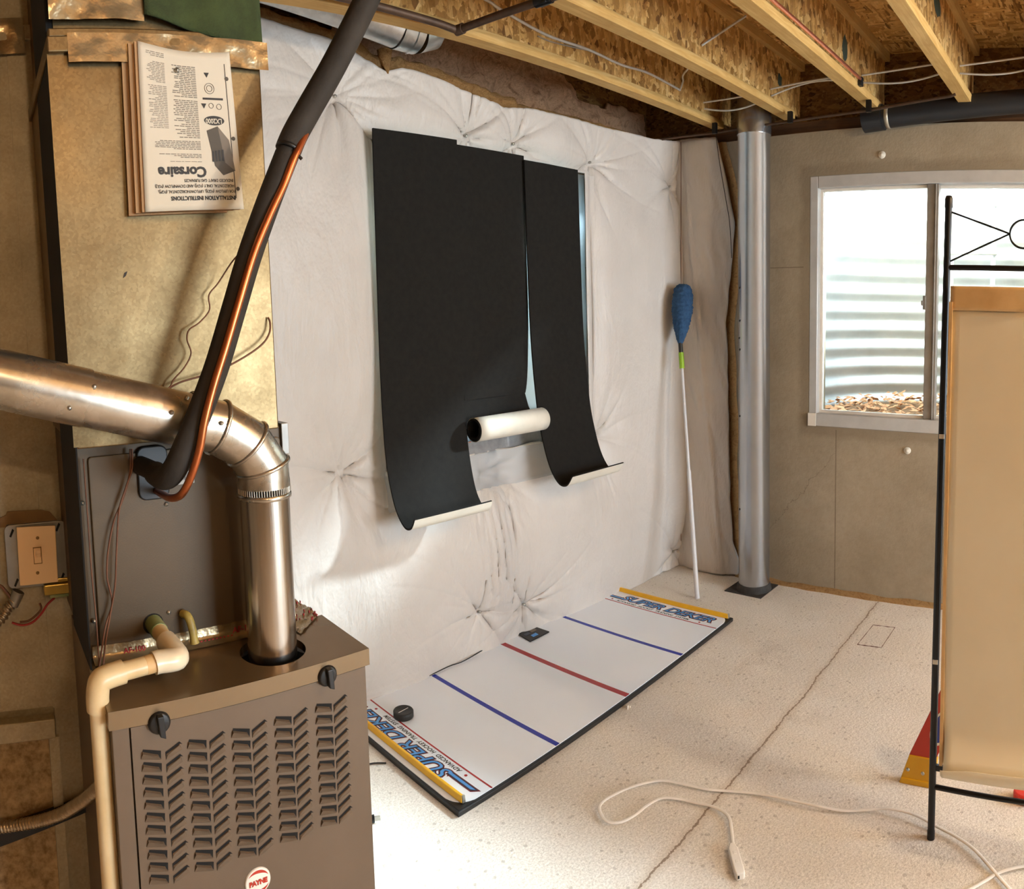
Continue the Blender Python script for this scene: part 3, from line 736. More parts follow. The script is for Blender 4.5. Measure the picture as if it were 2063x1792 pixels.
for lab, v, u0, u1 in (('yellow rebound rail clipped across the near end of the white board', .038, .022, BW-.02), ('yellow rebound rail clipped across the far end of the white board', BH-.022, .015, BW-.03)):
    r = thing('rebound_rail', lab, 'rail', B((u0+u1)/2, v, .018), 'yellow rebound rails on the board')
    m = MB(); m.prism([B(u0, v-.009, .0202), B(u0, v+.009, .0202), B(u0, v+.005, .040), B(u0, v-.005, .040)], BU*(u1-u0)); m.build('rail_bar', M['yellow'], r, bevel=.002)
    m = MB(); m.prism([B(u0-.004, v-.006, .021), B(u0-.004, v+.006, .021), B(u0-.004, v+.004, .043), B(u0-.004, v-.004, .043)], BU*.006); m.build('end_clip', M['screw'], r)
# puck
pc = B(0, 0); pc = W(813, 1443, Z=.022)
pk = thing('hockey_puck', 'black rubber puck resting on the near end of the white board', 'puck', (pc.x, pc.y, .0195))
m = MB(); m.lathe([(.0001, 0), (.036, 0), (.038, .003), (.038, .022), (.036, .025), (.030, .0252), (.029, .0238), (.0001, .0238)], (pc.x, pc.y, .0197), (0, 0, 1), 40); m.build('puck_body', M['puck'], pk)
m = MB(); d = (W(823, 1420, Z=.045)-W(804, 1430, Z=.045)); m.tube([V(pc.x, pc.y, .0440)-d*.5, V(pc.x, pc.y, .0440)+d*.5], .0011, 6); m.build('white_mark', M['white_plastic'], pk, label='white scratch line')
# sensor module
q = [W(1040, 1277, Z=.022), W(1068, 1294, Z=.022), W(1107, 1274, Z=.022), W(1078, 1264, Z=.022)]
sm = thing('sensor_module', 'black electronic sensor module at the wall edge of the white board', 'electronic module', (q[0]+q[2])*.5+V(0, 0, -.002))
m = MB(); m.prism([V(p.x, p.y, .0197) for p in q], (0, 0, .006)); m.build('housing', M['black_plastic'], sm, bevel=.002)
cc = (q[0]+q[1]+q[2]+q[3])*.25
for f, g, mt in ((-.22, .1, 'logo_navy'), (.12, .15, 'ink_grey'), (-.05, -.2, 'logo_blue')):
    m = MB(); o = cc+(q[2]-q[1])*f+(q[0]-q[1])*g; a = (q[2]-q[1])*.13; b = (q[0]-q[1])*.10
    m.prism([V(p.x, p.y, .0258) for p in (o-a-b, o+a-b, o+a+b, o-a+b)], (0, 0, .0006)); m.build('printed_square', M[mt], sm)
m = MB(); m.tube(smooth_path([W(865, 1362, Z=.024), W(905, 1343, Z=.026), W(935, 1332, Z=.026), W(985, 1303, Z=.03), W(1020, 1284, Z=.03), W(1050, 1276, Z=.027)], 6), .0022, 8)
m.build('black_cord', M['black_plastic'], label='thin black cord along the wall edge of the white board', cat='cord')
# power plug on the floor by the furnace
pg = thing('power_plug', 'small black power plug lying on the floor beside the furnace', 'plug', W(752, 1650, Z=0))
a = W(738, 1652, Z=.012); b = W(762, 1649, Z=.012); dd = (b-a).normalized(); sd = dd.cross(V(0, 0, 1))
m = MB(); m.tube([a-dd*.05+V(0, 0, -.006), a-dd*.02, a, a+dd*.012, a+dd*.024], [.0035, .0045, .007, .0095, .0118], 12); m.build('plug_body', M['black_plastic'], pg)
for s in (-1, 1):
    m = MB(); o = a+dd*.024+sd*s*.006; m.prism([o-sd*.0012+V(0, 0, -.003), o+sd*.0012+V(0, 0, -.003), o+sd*.0012+V(0, 0, .003), o-sd*.0012+V(0, 0, .003)], dd*.018); m.build('prong', M['screw'], pg)
m = MB(); m.tube(smooth_path([a-dd*.05+V(0, 0, -.006), a-dd*.12+V(0, 0, -.008), V(-1.98, 1.06, .005), V(-2.02, 1.16, .004), V(-1.99, 1.22, .004)], 6), .0028, 8); m.build('cord', M['black_plastic'], pg)

# ================================================================== BACK CORNER: duct, duster, knock-out
dx, dy = -1.772, 3.355
rd = thing('vertical_duct', 'tall round galvanised duct standing in the back corner between blanket and window', 'duct', (dx, dy, 0))
m = MB(); m.lathe([(.084, .02), (.084, 2.395), (.088, 2.397), (.088, 2.407), (.084, 2.409)], (dx, dy, 0), n=48); m.build('duct_body', M['back_duct'], rd)
m = MB(); m.lathe([(.0885, 2.40), (.0885, 2.52), (.086, 2.525), (.086, 2.74)], (dx, dy, 0), n=40); m.build('upper_section', M['back_duct'], rd, label='dusty upper collar')
m = MB(); m.lathe([(.095, 0.001), (.094, .012), (.090, .03), (.085, .04)], (dx, dy, 0), n=30); m.build('base_seal', M['grime'], rd)
m = MB(); m.box((dx-.125, dy-.105, 0.0), (dx+.095, dy+.105, .004)); m.build('floor_patch', M['grime'], rd)
for z in (.45, .95, 1.30, 1.36, 1.45, 1.62):
    m = MB(); a = -2.2+.04*math.sin(z*40); m.lathe([(.0001, .003), (.005, .002), (.006, 0)], (dx+math.cos(a)*.084, dy+math.sin(a)*.084, z), (math.cos(a), math.sin(a), 0), 8); m.build('screw', M['grime'], rd)
# duster
dB = W(1405, 1208, Z=.0); dT = W(1374, 742, Y=3.24); du = (dT-dB).normalized()
ds = thing('duster', 'long duster with blue fluffy head leaning in the corner', 'duster', dB)
m = MB(); mid = dB+(dT-dB)*.55; m.tube([dB+V(0, 0, .004), dB+(dT-dB)*.03, mid], [.013, .0125, .0115], 14); m.build('handle', M['pole'], ds)
m = MB(); m.tube([mid-du*.02, dT], [.0085, .008], 12); m.build('upper_pole', M['pole'], ds)
m = MB(); m.tube([dT-du*.002, dT+du*.085], .014, 14); m.build('grip_collar', M['lime'], ds, label='lime green collar')
m = MB(); m.tube([dT+du*.083, dT+du*.155], .012, 14); m.build('neck', M['black_plastic'], ds)
h0 = dT+du*.135; HL = (W(1377, 573, Y=3.33)-h0); hd = HL.normalized(); rows = []
uu = hd.cross(V(0, 1, 0)).normalized(); ww = hd.cross(uu)
for i in range(60):
    f = i/59; r = .012+.044*(math.sin(PI*min(1, f*.78)))**.9 if f < .93 else .044*math.sqrt(max(0, 1-((f-.93)/.07)**2))*.98+.001
    row = []
    for k in range(41):
        a = 2*PI*(k % 40)/40; q_ = r*(1+.24*mnoise.noise((math.cos(a)*9, math.sin(a)*9+f*26, 2))+.08*mnoise.noise((math.cos(a)*30, math.sin(a)*30+f*80, 4)))
        row.append(h0+hd*(HL.length*f)+uu*math.cos(a)*q_+ww*math.sin(a)*q_)
    rows.append(row)
m = MB(); m.grid(rows); m.build('fluffy_head', M['blue_fluff'], ds, label='blue microfibre head')
# rectangular knock-out in the slab
kp = [V(-1.042, 2.967, .0), V(-.930, 2.975, .0), V(-.932, 3.195, .0), V(-1.040, 3.188, .0)]
m = MB()
for a, b, w in ((0, 1, .008), (1, 2, .003), (2, 3, .007), (3, 0, .003)):
    n = 14; d = kp[b]-kp[a]; s = V(-d.y, d.x, 0).normalized(); L = []; R = []
    for i in range(n+1):
        p = kp[a]+d*i/n; j = w*(.6+.5*mnoise.noise((p.x*60, p.y*60, 1)))
        L.append(p+s*j+V(0, 0, .0008)); R.append(p-s*j*.5+V(0, 0, .0008))
    m.grid([L, R], False)
m.build('trim_6', M['wire'], kind='structure')
for px, py, lab in ((1777, 312, 'round white plug in the concrete above the uncovered window'), (1828, 908, 'round white plug in the concrete below the uncovered window')):
    p = W(px, py, Y=3.488); m = MB(); m.lathe([(.0001, .010), (.006, .010), (.007, .006), (.016, .006), (.019, .003), (.019, 0)], p, (0, -1, 0), 20); m.build('wall_plug', M['white_back'], label=lab, cat='wall plug', group='plugs in the back wall')

# ================================================================== PIPES AND CABLES OVERHEAD
# big round duct over the insulated wall
od = thing('round_duct', 'short horizontal galvanised round duct overhead above the insulated wall', 'duct', (-2.13, .9, 2.44))
P1 = W(800, 52, X=-2.14); Pq = W(655, -4, X=-2.155); P0 = P1+(Pq-P1)*4.2
m = MB(); m.tube([P0, P0+(P1-P0)*.5, P1], .074, 36, False); m.build('duct_run', M['galv_duct'], od)
m = MB(); m.tube([P1+V(0, -.005, 0), P1+V(0, .08, -.004)], .077, 36, False); m.tube([P1+V(0, .045, -.004), P1+V(.0, .052, -.004)], .080, 36, False); m.build('elbow_collar', M['galv_duct'], od)
m = MB(); m.tube([P1+V(0, .08, -.004), P1+V(0, .13, .010), P1+V(0, .155, .055), P1+V(0, .165, .12), P1+V(0, .165, .19)], [.074, .073, .072, .070, .070], 36, False); m.build('elbow', M['galv_duct'], od)
# black drain pipe
bp = thing('drain_pipe', 'fat black plastic drain pipe running along the top of the back wall', 'pipe', (-.2, 3.425, 2.4))
m = MB(); m.tube([V(-1.13, 3.425, 2.443), V(.9, 3.425, 2.59)], .055, 32); m.build('pipe_run', M['abs'], bp)
m = MB(); m.tube([V(-1.20, 3.425, 2.438), V(-1.10, 3.425, 2.445)], .062, 32); m.build('hub', M['abs'], bp)
m = MB(); rowsA = []
sx = -1.073
for i in range(14):
    a = -2.4+i/13*2.9; rowsA.append([V(sx-.010, 3.425+math.sin(a)*.0575-.0*i, 2.447-math.cos(a)*.0575), V(sx+.010, 3.425+math.sin(a)*.0575, 2.447-math.cos(a)*.0575)])
m.grid(rowsA); m.build('strap', M['strap'], bp, solid=.001, label='perforated pale metal strap')
# horizontal copper line under the joists with clips
cl = thing('copper_line', 'thin old copper tube strung under the joist ends near the back wall', 'pipe', (-1.5, 3.4, 2.46))
m = MB(); m.tube([W(1310, 284, Z=2.436), W(1440, 268, Z=2.436), W(1592, 245, Z=2.436), W(1750, 223, Z=2.436), W(1915, 194, Z=2.436), W(1925, 190, Z=2.443)], .0065, 10); m.build('tube', M['old_pipe'], cl)
for px, py in ((1440, 265), (1592, 243), (1750, 221)):
    p = W(px, py, Z=2.436); m = MB(); m.box((p.x-.012, p.y-.010, 2.424), (p.x+.012, p.y+.010, 2.4795)); m.build('clip', M['black_metal'], cl, bevel=.002)
cj = thing('copper_tube', 'bright pinkish copper tube clipped along the third joist', 'pipe', (-1.1, 2.4, 2.5))
A, Bp = V(-1.098, -1.2, 2.522), V(-1.098, 3.06, 2.522)
m = MB(); m.tube([V(-1.103, -1.2, 2.5255), V(-1.103, 3.10, 2.5255)], .0075, 12); m.build('tube', M['copper_bright'], cj)
for yy in (2.115, 3.10):
    m = MB(); m.box((-1.114, yy-.016, 2.497), (-1.096, yy+.016, 2.519)); m.box((-1.114, yy-.012, 2.519), (-1.094, yy+.012, 2.535)); m.build('clip', M['black_plastic'], cj, bevel=.003, label='black plastic clip')
# iron gas pipe
ip = thing('gas_pipe', 'dark iron pipe crossing under the first joists, top centre of the photo', 'pipe', (-1.7, 1.62, 2.45))
pe = W(925, 60, Z=2.455); pf = W(1095, 0, Z=2.455); pd = (pf-pe)
m = MB(); m.tube([pe, pe+pd*4.2], .0125, 16); m.build('pipe_run', M['old_pipe'], ip)
m = MB(); m.tube([pe-pd.normalized()*.012, pe+pd.normalized()*.018], .0175, 16); m.tube([pe+V(-.004, -.0, -.002), pe+V(-.02, -.07, .012), pe+V(-.03, -.6, .03)], .0125, 14); m.build('elbow_fitting', M['old_pipe'], ip)
m = MB(); m.tube([pf-pd.normalized()*.03, pf+pd.normalized()*.03], .0165, 14); m.box((pf.x-.02, pf.y-.014, pf.z-.014), (pf.x+.02, pf.y+.014, 2.4798)); m.build('clip', M['black_metal'], ip, bevel=.002)
# cables
def cable(label, pts, r=.0042, mat='white_cable', group='white cables among the joists'):
    m = MB(); m.tube(smooth_path(pts, 6), r, 8); return m.build('electric_cable', M[mat], label=label, cat='cable', group=group)
x0 = JX[0]+.0115
cable('flat white cable stapled along the side of the first joist', [V(x0, 1.2, 2.70), V(x0, 1.55, 2.665)]+[W(x, y, X=x0) for x, y in ((980, 0), (1010, 20), (1100, 70), (1185, 100), (1250, 130), (1300, 145), (1340, 165), (1370, 182))], .0055)
cable('short white cable loop rising from the end of the stapled cable', [W(1370, 181, X=x0+.002), W(1376, 165, X=x0+.03), W(1385, 140, X=x0+.10), V(JX[1]-.04, 2.95, 2.76)], .0045)
cable('thin bare bright wire along the first joist beside the white cable', [W(x, y, X=JX[0]+.0085) for x, y in ((1083, 73), (1110, 84), (1150, 94), (1190, 103))]+[W(1200, 106, X=JX[0]+.0085)], .0028, 'screw')
cable('short slanting white cable against the second joist', [W(1413, 92, X=JX[1]+.0105), W(1455, 64, X=JX[1]+.05), W(1503, 32, X=JX[1]+.12)], .0045)
for j, (xa, xb) in enumerate(((-1.98, -1.62), (-1.60, -1.155), (-1.135, -.70), (-.68, -.25))):
    nm = ['first and second', 'second and third', 'third and fourth', 'fourth and fifth'][j]
    for k, (za, sag, lab) in enumerate(((2.545, .004, 'upper'), (2.528, .030, 'lower, sagging'))):
        if j in (1,) : sag = -sag
        cable(lab+' white cable strung between the '+nm+' joists near the back', [V(xa+(xb-xa)*t, 3.20+.01*k, za+.02*j*t*.8+(.012 if k == 0 else 0)-sag*math.sin(PI*t)+.010*j) for t in np.linspace(0, 1, 7)], .0045)

# ================================================================== RACK AND BOARD ON THE RIGHT
rk = thing('metal_rack', 'black metal rack with crossed wires and centre ring standing before the window', 'rack', (-.22, 1.9, 0))
RYK = 1.90; xl, xr = -.432, -.012
for x, lab in ((xl, None), (xr, None)):
    m = MB(); m.tube([V(x-.005, RYK, .0), V(x, RYK, .9), V(x+.007, RYK, 1.80)], [.0105, .0105, .0095], 14)
    m.lathe([(.0115, 0), (.0115, .022)], (x-.005, RYK, 0), n=14); m.lathe([(.0001, 1.812), (.008, 1.811), (.0108, 1.803), (.0108, 1.78)], (x+.007, RYK, 0), n=14); m.build('post', M['black_metal'], rk)
for z, r in ((1.622, .0075), (.157, .0075)):
    m = MB(); m.tube([V(xl, RYK, z), V(xr, RYK-(.0 if z > 1 else .02), z)], r, 12); m.build('cross_rail', M['black_metal'], rk)
cx, cz = -.222, 1.712
ring = [V(cx+.037*math.cos(a), RYK, cz+.037*math.sin(a)) for a in np.linspace(0, 2*PI, 33)[:-1]]
m = MB(); m.tube(ring, .0028, 8, closed=True); m.build('centre_ring', M['black_metal'], rk)
for x, s in ((xl+.004, -1), (xr, 1)):
    for z in (1.772, 1.634):
        m = MB(); m.tube([V(x, RYK, z), V(cx+s*.037, RYK, cz)], .0026, 8); m.build('wire', M['black_metal'], rk)
for px, py in ((1897, 880), (1884, 1335)):
    p = W(px, py, Y=RYK-.012); m = MB(); m.box((p.x-.007, RYK-.013, p.z-.006), (p.x+.007, RYK-.009, p.z+.006)); m.build('paper_tab', M['white_back'], rk)
m = MB(); p = W(1895, 1542, Y=RYK); m.prism([V(xl, RYK-.004, p.z), V(xl+.045, RYK-.004, p.z-.002), V(xl+.03, RYK-.004, p.z-.018), V(xl, RYK-.004, p.z-.018)], (0, .008, 0)); m.build('hook', M['black_metal'], rk)
bd = thing('poster_board', 'large cream board with tan taped edges fixed on the black rack', 'board', (-.21, RYK-.02, .2))
bx0, bx1, by = -.410, .02, RYK-.022
rows = []
for i in range(20):
    row = []
    for j in range(60):
        f = j/59; z = .258+(1.512-.258)*f; x = bx0+.006+(bx1-bx0-.006)*i/19
        curl = -.05*max(0, (.06-f)/.06)**1.5
        y = by-.004*math.sin(PI*f)+curl-.002*mnoise.noise((x*4, z*4, 1))
        row.append(V(x+(.012*max(0, (.10-f)/.10) if i < 3 else 0), y, z))
    rows.append(row)
m = MB(); m.grid(rows); m.build('cream_sheet', M['cream'], bd, solid=.002)
rows = []
for i in range(30):
    x = bx0+.012+(bx1-bx0-.012)*i/29; lip = .0+.016*min(1, max(0, (x-bx0-.03)/.06))
    rows.append([V(x, by-.05-.006, .262+lip*.6), V(x, by-.052, .245+lip*.2), V(x+.0, by-.03, .225-.008*i/29), V(x, by-.004, .216-.008*i/29)])
m = MB(); m.grid(rows); m.build('curled_bottom', M['cream'], bd, solid=.0015, label='curled lower edge')
m = MB(); m.box((bx0, by+.004, .245), (bx1, by+.010, 1.57)); m.build('backing_panel', M['masking'], bd)
rows = [[V(x, by-.003-.004*mnoise.noise((x*9, z*9, 2)), z) for z in np.linspace(1.508, 1.572, 8)] for x in np.linspace(bx0, bx1, 30)]
m = MB(); m.grid(rows); m.build('tape_band', M['masking'], bd, solid=.002, label='tan tape band along the top')
m = MB(); m.box((bx0-.002, by-.006, .24), (bx0+.007, by+.006, 1.53)); m.build('tape_edge', M['masking'], bd)

# toy stand behind the rack
ty = thing('toy_stand', 'red and yellow wooden toy stand leaning behind the black rack post', 'toy', (-.5, 2.12, 0))
def TY(x, z, off=0): return V(x, 2.118+.02*z+off, z)
m = MB(); m.prism([TY(-.5655, .0905), TY(-.478, .0905), TY(-.2525, .62), TY(-.34, .62)], (0, .014, 0)); m.build('red_panel', M['red_paint'], ty, bevel=.002)
m = MB(); m.prism([TY(-.594, .0, -.004), TY(-.482, .0, -.004), TY(-.472, .094, -.004), TY(-.564, .094, -.004)], (0, .022, 0)); m.prism([TY(-.594, .0, -.010), TY(-.482, .0, -.010), TY(-.480, .018, -.008), TY(-.588, .018, -.008)], (0, .008, 0)); m.build('yellow_foot', M['yellow_paint'], ty, bevel=.003)
for px, py in ((1829, 1551), (1859, 1559)):
    p = W(px, py, Y=2.115); m = MB(); m.lathe([(.0001, .004), (.004, .0035), (.006, .0015), (.006, -.001)], (p.x, 2.1150, p.z), (0, -1, 0), 14); m.build('screw', M['screw'], ty)
for nm, k, mt, o in (('oval_border', 1.0, 'white_plastic', -.001), ('oval_badge', .84, 'blue_paint', -.002)):
    m = MB(); m.prism([TY(-.460+.034*k*math.cos(a)+.30*.062*k*math.sin(a), .200+.062*k*math.sin(a), o) for a in np.linspace(0, 2*PI, 29)[:-1]], (0, .0009, 0)); m.build(nm, M[mt], ty)
rt_ = thing('red_toy_part', 'bright red rounded plastic piece on the floor under the board', 'toy', W(2058, 1612, Z=0))
m = MB(); o = W(2070, 1612, Z=0); pts = []
for i in range(24):
    a = 2*PI*i/24; pts.append(V(o.x+.045*math.cos(a), o.y+.036*math.sin(a), .001))
m.prism(pts, (0, 0, .030)); m.build('disc', M['red_plastic'], rt_, bevel=.006)

# ================================================================== EXTENSION CORD
ec = thing('extension_cord', 'flat white extension cord looping across the concrete floor', 'extension cord', (-.9, 1.75, 0))
cpx = [(1477, 1712, .010), (1474, 1680, .008), (1470, 1652, .012), (1457, 1636, .012), (1430, 1624, .010), (1400, 1618, .008), (1370, 1611, .008), (1335, 1608, .012), (1305, 1622, .010), (1280, 1642, .008), (1250, 1657, .008), (1224, 1656, .010), (1210, 1640, .012), (1209, 1622, .012), (1232, 1604, .010), (1275, 1585, .012), (1330, 1573, .014), (1375, 1580, .012), (1425, 1591, .010), (1460, 1594, .008), (1530, 1600, .010), (1590, 1612, .016), (1650, 1625, .018), (1700, 1634, .010), (1745, 1632, .012), (1790, 1630, .020), (1840, 1641, .022), (1880, 1662, .016), (1925, 1686, .012), (1960, 1710, .012), (1990, 1742, .010), (2014, 1770, .008), (2040, 1800, .008), (2075, 1850, .008)]
m = MB(); m.tube(smooth_path([W(a, b, Z=c) for a, b, c in cpx], 5), .004, 12, flat=(.0054, .0030)); m.build('cord', M['white_plastic'], ec)
e0, e1 = W(1474, 1705, Z=.011), W(1492, 1768, Z=.011); ed = (e1-e0); eu = ed.normalized(); es = eu.cross(V(0, 0, 1))
Mx = Matrix(((eu.x, es.x, 0, e0.x), (eu.y, es.y, 0, e0.y), (0, 0, 1, 0.001), (0, 0, 0, 1)))
L = ed.length; hw = .0135
m = MB(); pts = [Mx @ V(*p) for p in ((0, -hw*.45, 0), (L*.18, -hw, 0), (L*.93, -hw, 0), (L, -hw*.75, 0), (L, hw*.75, 0), (L*.93, hw, 0), (L*.18, hw, 0), (0, hw*.45, 0))]
m.prism(pts, (0, 0, .021)); sock = m.build('socket', M['white_plastic'], ec, bevel=.003, label='white triple outlet block')
m = MB(); m.box((L*.30, -.004, .0205), (L*.40, .004, .0222), Mx); m.box((L*.58, -.004, .0205), (L*.68, .004, .0222), Mx); m.build('outlet_cover', M['white_plastic'], sock, bevel=.0008)
m = MB(); m.box((L*.985, .003, .006), (L+.0006, .0075, .0145), Mx); m.build('slot', M['cab_dark'], sock)
m = MB(); m.tube(smooth_path([W(a, b, Z=c) for a, b, c in ((1880, 1830, .006), (1940, 1800, .006), (1985, 1775, .006), (2010, 1760, .008), (2040, 1750, .012), (2075, 1744, .010), (2140, 1735, .006))], 5), .004, 12, flat=(.0054, .0030))
m.build('white_cord', M['white_plastic'], label='second white cord crossing the extension cord at the photo corner', cat='cord')
m = MB(); p = W(1267, 1428, Z=.0)
for i in range(5):
    a = p+V(random.uniform(-.008, .008), random.uniform(-.01, .01), .001); m.box((a.x-.004, a.y-.002, 0), (a.x+.003, a.y+.003, random.uniform(.006, .018)))
m.build('torn_scrap', M['white_plastic'], label='tiny torn white plastic scrap beside the board edge', cat='scrap')

# ================================================================== FURNACE
XF = -.86; FY0, FY1, FZ = .138, .500, 1.035
fu = thing('furnace', 'taupe metal gas furnace with louvred front door and vent through its top', 'furnace', (-1.15, .32, 0))
m = MB(); m.box((-1.50, FY0+.004, 0), (XF-.010, FY1-.004, 1.008)); m.build('cabinet', M['cabinet'], fu)
# top cap with lip and a round opening
hx, hy, hr = -.926, .386, .0475
cap = []; n = 64
def sqpt(a):
    c, s = math.cos(a), math.sin(a); x1, x0 = XF+.004-hx, -.999-hx; y1, y0 = FY1+.004-hy, FY0-.004-hy
    k = min((x1 if c > 0 else x0)/c if abs(c) > 1e-6 else 9, (y1 if s > 0 else y0)/s if abs(s) > 1e-6 else 9)
    return V(hx+c*k, hy+s*k, FZ)
angs = sorted(set([2*PI*i/n for i in range(n)]+[math.atan2(y-hy, x-hx) % (2*PI) for x in (XF+.004, -.999) for y in (FY0-.004, FY1+.004)]))
rows = [[sqpt(a), V(hx+hr*math.cos(a), hy+hr*math.sin(a), FZ), V(hx+(hr)*math.cos(a), hy+(hr)*math.sin(a), FZ-.012)] for a in angs+[angs[0]]]
m = MB(); m.grid(rows, False)
m.box((XF-.006, FY0-.004, FZ-.024), (XF+.0045, FY1+.004, FZ-.0002)); m.box((-.999, FY1-.001, FZ-.024), (XF-.006, FY1+.004, FZ-.0002)); m.box((-.999, FY0-.004, FZ-.024), (XF-.006, FY0+.001, FZ-.0002))
topc = m.build('top_cap', M['cap_steel'], fu)
m = MB(); m.lathe([(.0001, 1.0095), (.06, 1.0095)], (hx, hy, 0), n=24); m.build('vent_opening', M['cab_dark'], fu, label='dark round opening')
# left trim flange and the door
m = MB(); m.box((XF-.012, FY0, .0), (XF-.001, FY0+.022, 1.010)); m.build('door_jamb', M['cabinet'], fu, bevel=.001)
door_y0, door_y1 = FY0+.024, FY1-.001
# louvres: pairs of slanting scoops, five pairs of columns by eleven rows
m = MB(); dk = MB()
m.box((XF-.012, door_y0, .02), (XF, door_y1, 1.008))
def P3(y, z, o): return V(XF+o, y, z)
ca = [(305, 1518), (397, 1492), (485, 1468), (570, 1442), (652, 1418)]
cb2 = [(350, 1515), (437, 1480), (522, 1458), (605, 1433), (685, 1408)]
yA = [W(x, y, X=XF).y for x, y in ca]; yB = [W(x, y, X=XF).y for x, y in cb2]
pit = .0164; z_first = .968
for col, yc in enumerate(yA):
    for r_ in range(11):
        z = z_first+.0020-r_*pit; w = .0125; h = .0052; sl = -.0040     # scoops leaning down to the right
        a, b = yc-w, yc+w
        dk.add([P3(a+.002, z+h-sl*.6, .0004), P3(b, z+h+sl, .0004), P3(b-.0006, z-h*1.1+sl, .0004), P3(b-.0042, z+h*.30+sl, .0004), P3(a+.001, z+h*.45-sl*.6, .0004)], [(0, 1, 2, 3, 4)])
        m.add([P3(a+.001, z+h*.45-sl*.6, .0006), P3(a+.001, z+h*.30-sl*.5, .0040), P3(b-.0048, z+h*.15+sl, .0040), P3(b-.0042, z+h*.30+sl, .0006),
               P3(a-.0015, z-h*1.35-sl*.6, .0005), P3(b-.0006, z-h*1.25+sl, .0005)], [(0, 1, 2, 3), (0, 4, 1), (1, 4, 5, 2), (2, 5, 3)])
for col, yc in enumerate(yB):
    for r_ in range(11):
        z = z_first-r_*pit; w = .0120; h = .0050; sl = .0050
        a, b = yc-w, yc+w
        dk.add([P3(a+.001, z-sl*.9+h*.95, .0004), P3(b-.004, z+h+sl, .0004), P3(b, z+sl*.35+h*.8, .0004), P3(b-.0035, z+sl+h*.38, .0004), P3(a+.002, z-sl*.9+h*.35, .0004), P3(a+.0012, z-sl-h*1.1, .0004)], [(0, 1, 2, 3, 4, 5)])
        m.add([P3(a+.002, z-sl*.9+h*.35, .0006), P3(a+.0035, z-sl*.7+.0*h, .0022), P3(b-.005, z+sl+.15*h, .0022), P3(b-.0035, z+sl+.38*h, .0006),
               P3(a+.0012, z-h*1.1-sl, .0005), P3(b-.001, z-h*.9+sl*.7, .0005)], [(0, 1, 2, 3), (0, 4, 1), (1, 4, 5, 2), (2, 5, 3)])
door = m.build('front_door', M['cabinet'], fu)
dk.build('louvre_slots', M['cab_dark'], door, label='dark louvre openings')
for px, py in ((323, 1461), (663, 1365)):
    p = W(px, py, X=XF+.01); kb = MB()
    kb.lathe([(.0001, .010), (.0125, .009), (.0145, .006), (.0148, 0)], (XF, p.y, p.z), (1, 0, 0), 28)
    kb.prism([V(XF+.006, p.y-.0045, p.z+.0125), V(XF+.006, p.y+.004, p.z+.0125), V(XF+.006, p.y+.0055, p.z-.017), V(XF+.006, p.y-.002, p.z-.0135)], (.010, 0, 0))
    kb.build('latch_knob', M['black_plastic'], fu, bevel=.0012)
p = W(520, 1777, X=XF+.002); badge = MB(); badge.lathe([(.0001, .0026), (.0165, .0026), (.0180, .002), (.0185, 0)], (XF, p.y, p.z), (1, 0, 0), 48)
bb = badge.build('maker_badge', M['white_plastic'], fu, label='round white and orange badge')
m = MB()
for a0, a1 in ((.35, 2.55), (3.65, 5.9)):
    rows = []
    for i in range(25):
        a = a0+(a1-a0)*i/24; t = math.sin(PI*i/24); rows.append([V(XF+.0029, p.y+math.cos(a)*.0160, p.z+math.sin(a)*.0160), V(XF+.0029, p.y+math.cos(a)*(.0160-.0042*t), p.z+math.sin(a)*(.0160-.0042*t))])
    m.grid(rows, False)
m.build('badge_swirl', M['red_paint'], bb, solid=.0003)
text_obj('badge_letters', 'PAYNE', .0092, V(XF+.0032, p.y, p.z-.0034), (0, 1, .0), (0, 0, 1), M['red_paint'], bb, .0002, .0005, 0, 'CENTER', .92)
m = MB(); q = W(243, 1465, X=XF); m.lathe([(.0001, .002), (.0025, .001), (.003, 0)], (XF-.001, q.y, q.z), (1, 0, 0), 8); m.build('screw', M['grime'], fu)

# ------------------------------------------------------------------ coil cabinet, plenum
XC, XP = -1.0, -.96
co = thing('coil_cabinet', 'flat brown metal coil cabinet standing behind the vent on the furnace', 'coil cabinet', (-1.25, .3, 1.035))
m = MB(); m.box((-1.49, .136, 1.036), (XC-.004, .456, 1.345)); m.build('cabinet_body', M['coil_paint'], co, bevel=.002)
def rr_poly(y0, z0, y1, z1, r, x, n=6):
    out = []
    for cy_, cz_, a0 in ((y1-r, z1-r, 0), (y0+r, z1-r, PI/2), (y0+r, z0+r, PI), (y1-r, z0+r, 1.5*PI)):
        for k in range(n+1): a = a0+PI/2*k/n; out.append(V(x, cy_+math.cos(a)*r, cz_+math.sin(a)*r))
    return out
m = MB(); m.prism(rr_poly(.152, 1.050, .448, 1.328, .006, XC-.004), (.004, 0, 0)); pan = m.build('access_panel', M['coil_paint'], co, bevel=.0015)
m = MB(); m.prism(rr_poly(.222, 1.258, .268, 1.336, .012, XC+.0005), (.004, 0, 0)); m.build('pipe_gasket', M['black_plastic'], co, label='black rubber pipe gasket', bevel=.002)
m = MB(); a = W(332, 925, X=XC+.001); b = W(392, 973, X=XC+.001); m.box((XC, a.y, b.z), (XC+.001, b.y, a.z)); lb = m.build('rating_label', M['label_white'], co)
m = MB()
for i in range(14):
    y = a.y+.012+.0016*i*1.1; m.box((XC+.001, y, b.z+.006), (XC+.0014, y+(.0005 if i % 3 else .0010), b.z+.016))
for i in range(4): m.box((XC+.001, a.y+.012, b.z+.019+.004*i), (XC+.0014, b.y-.004-.003*(i % 2), b.z+.0205+.004*i))
m.build('printed_lines', M['ink'], lb)
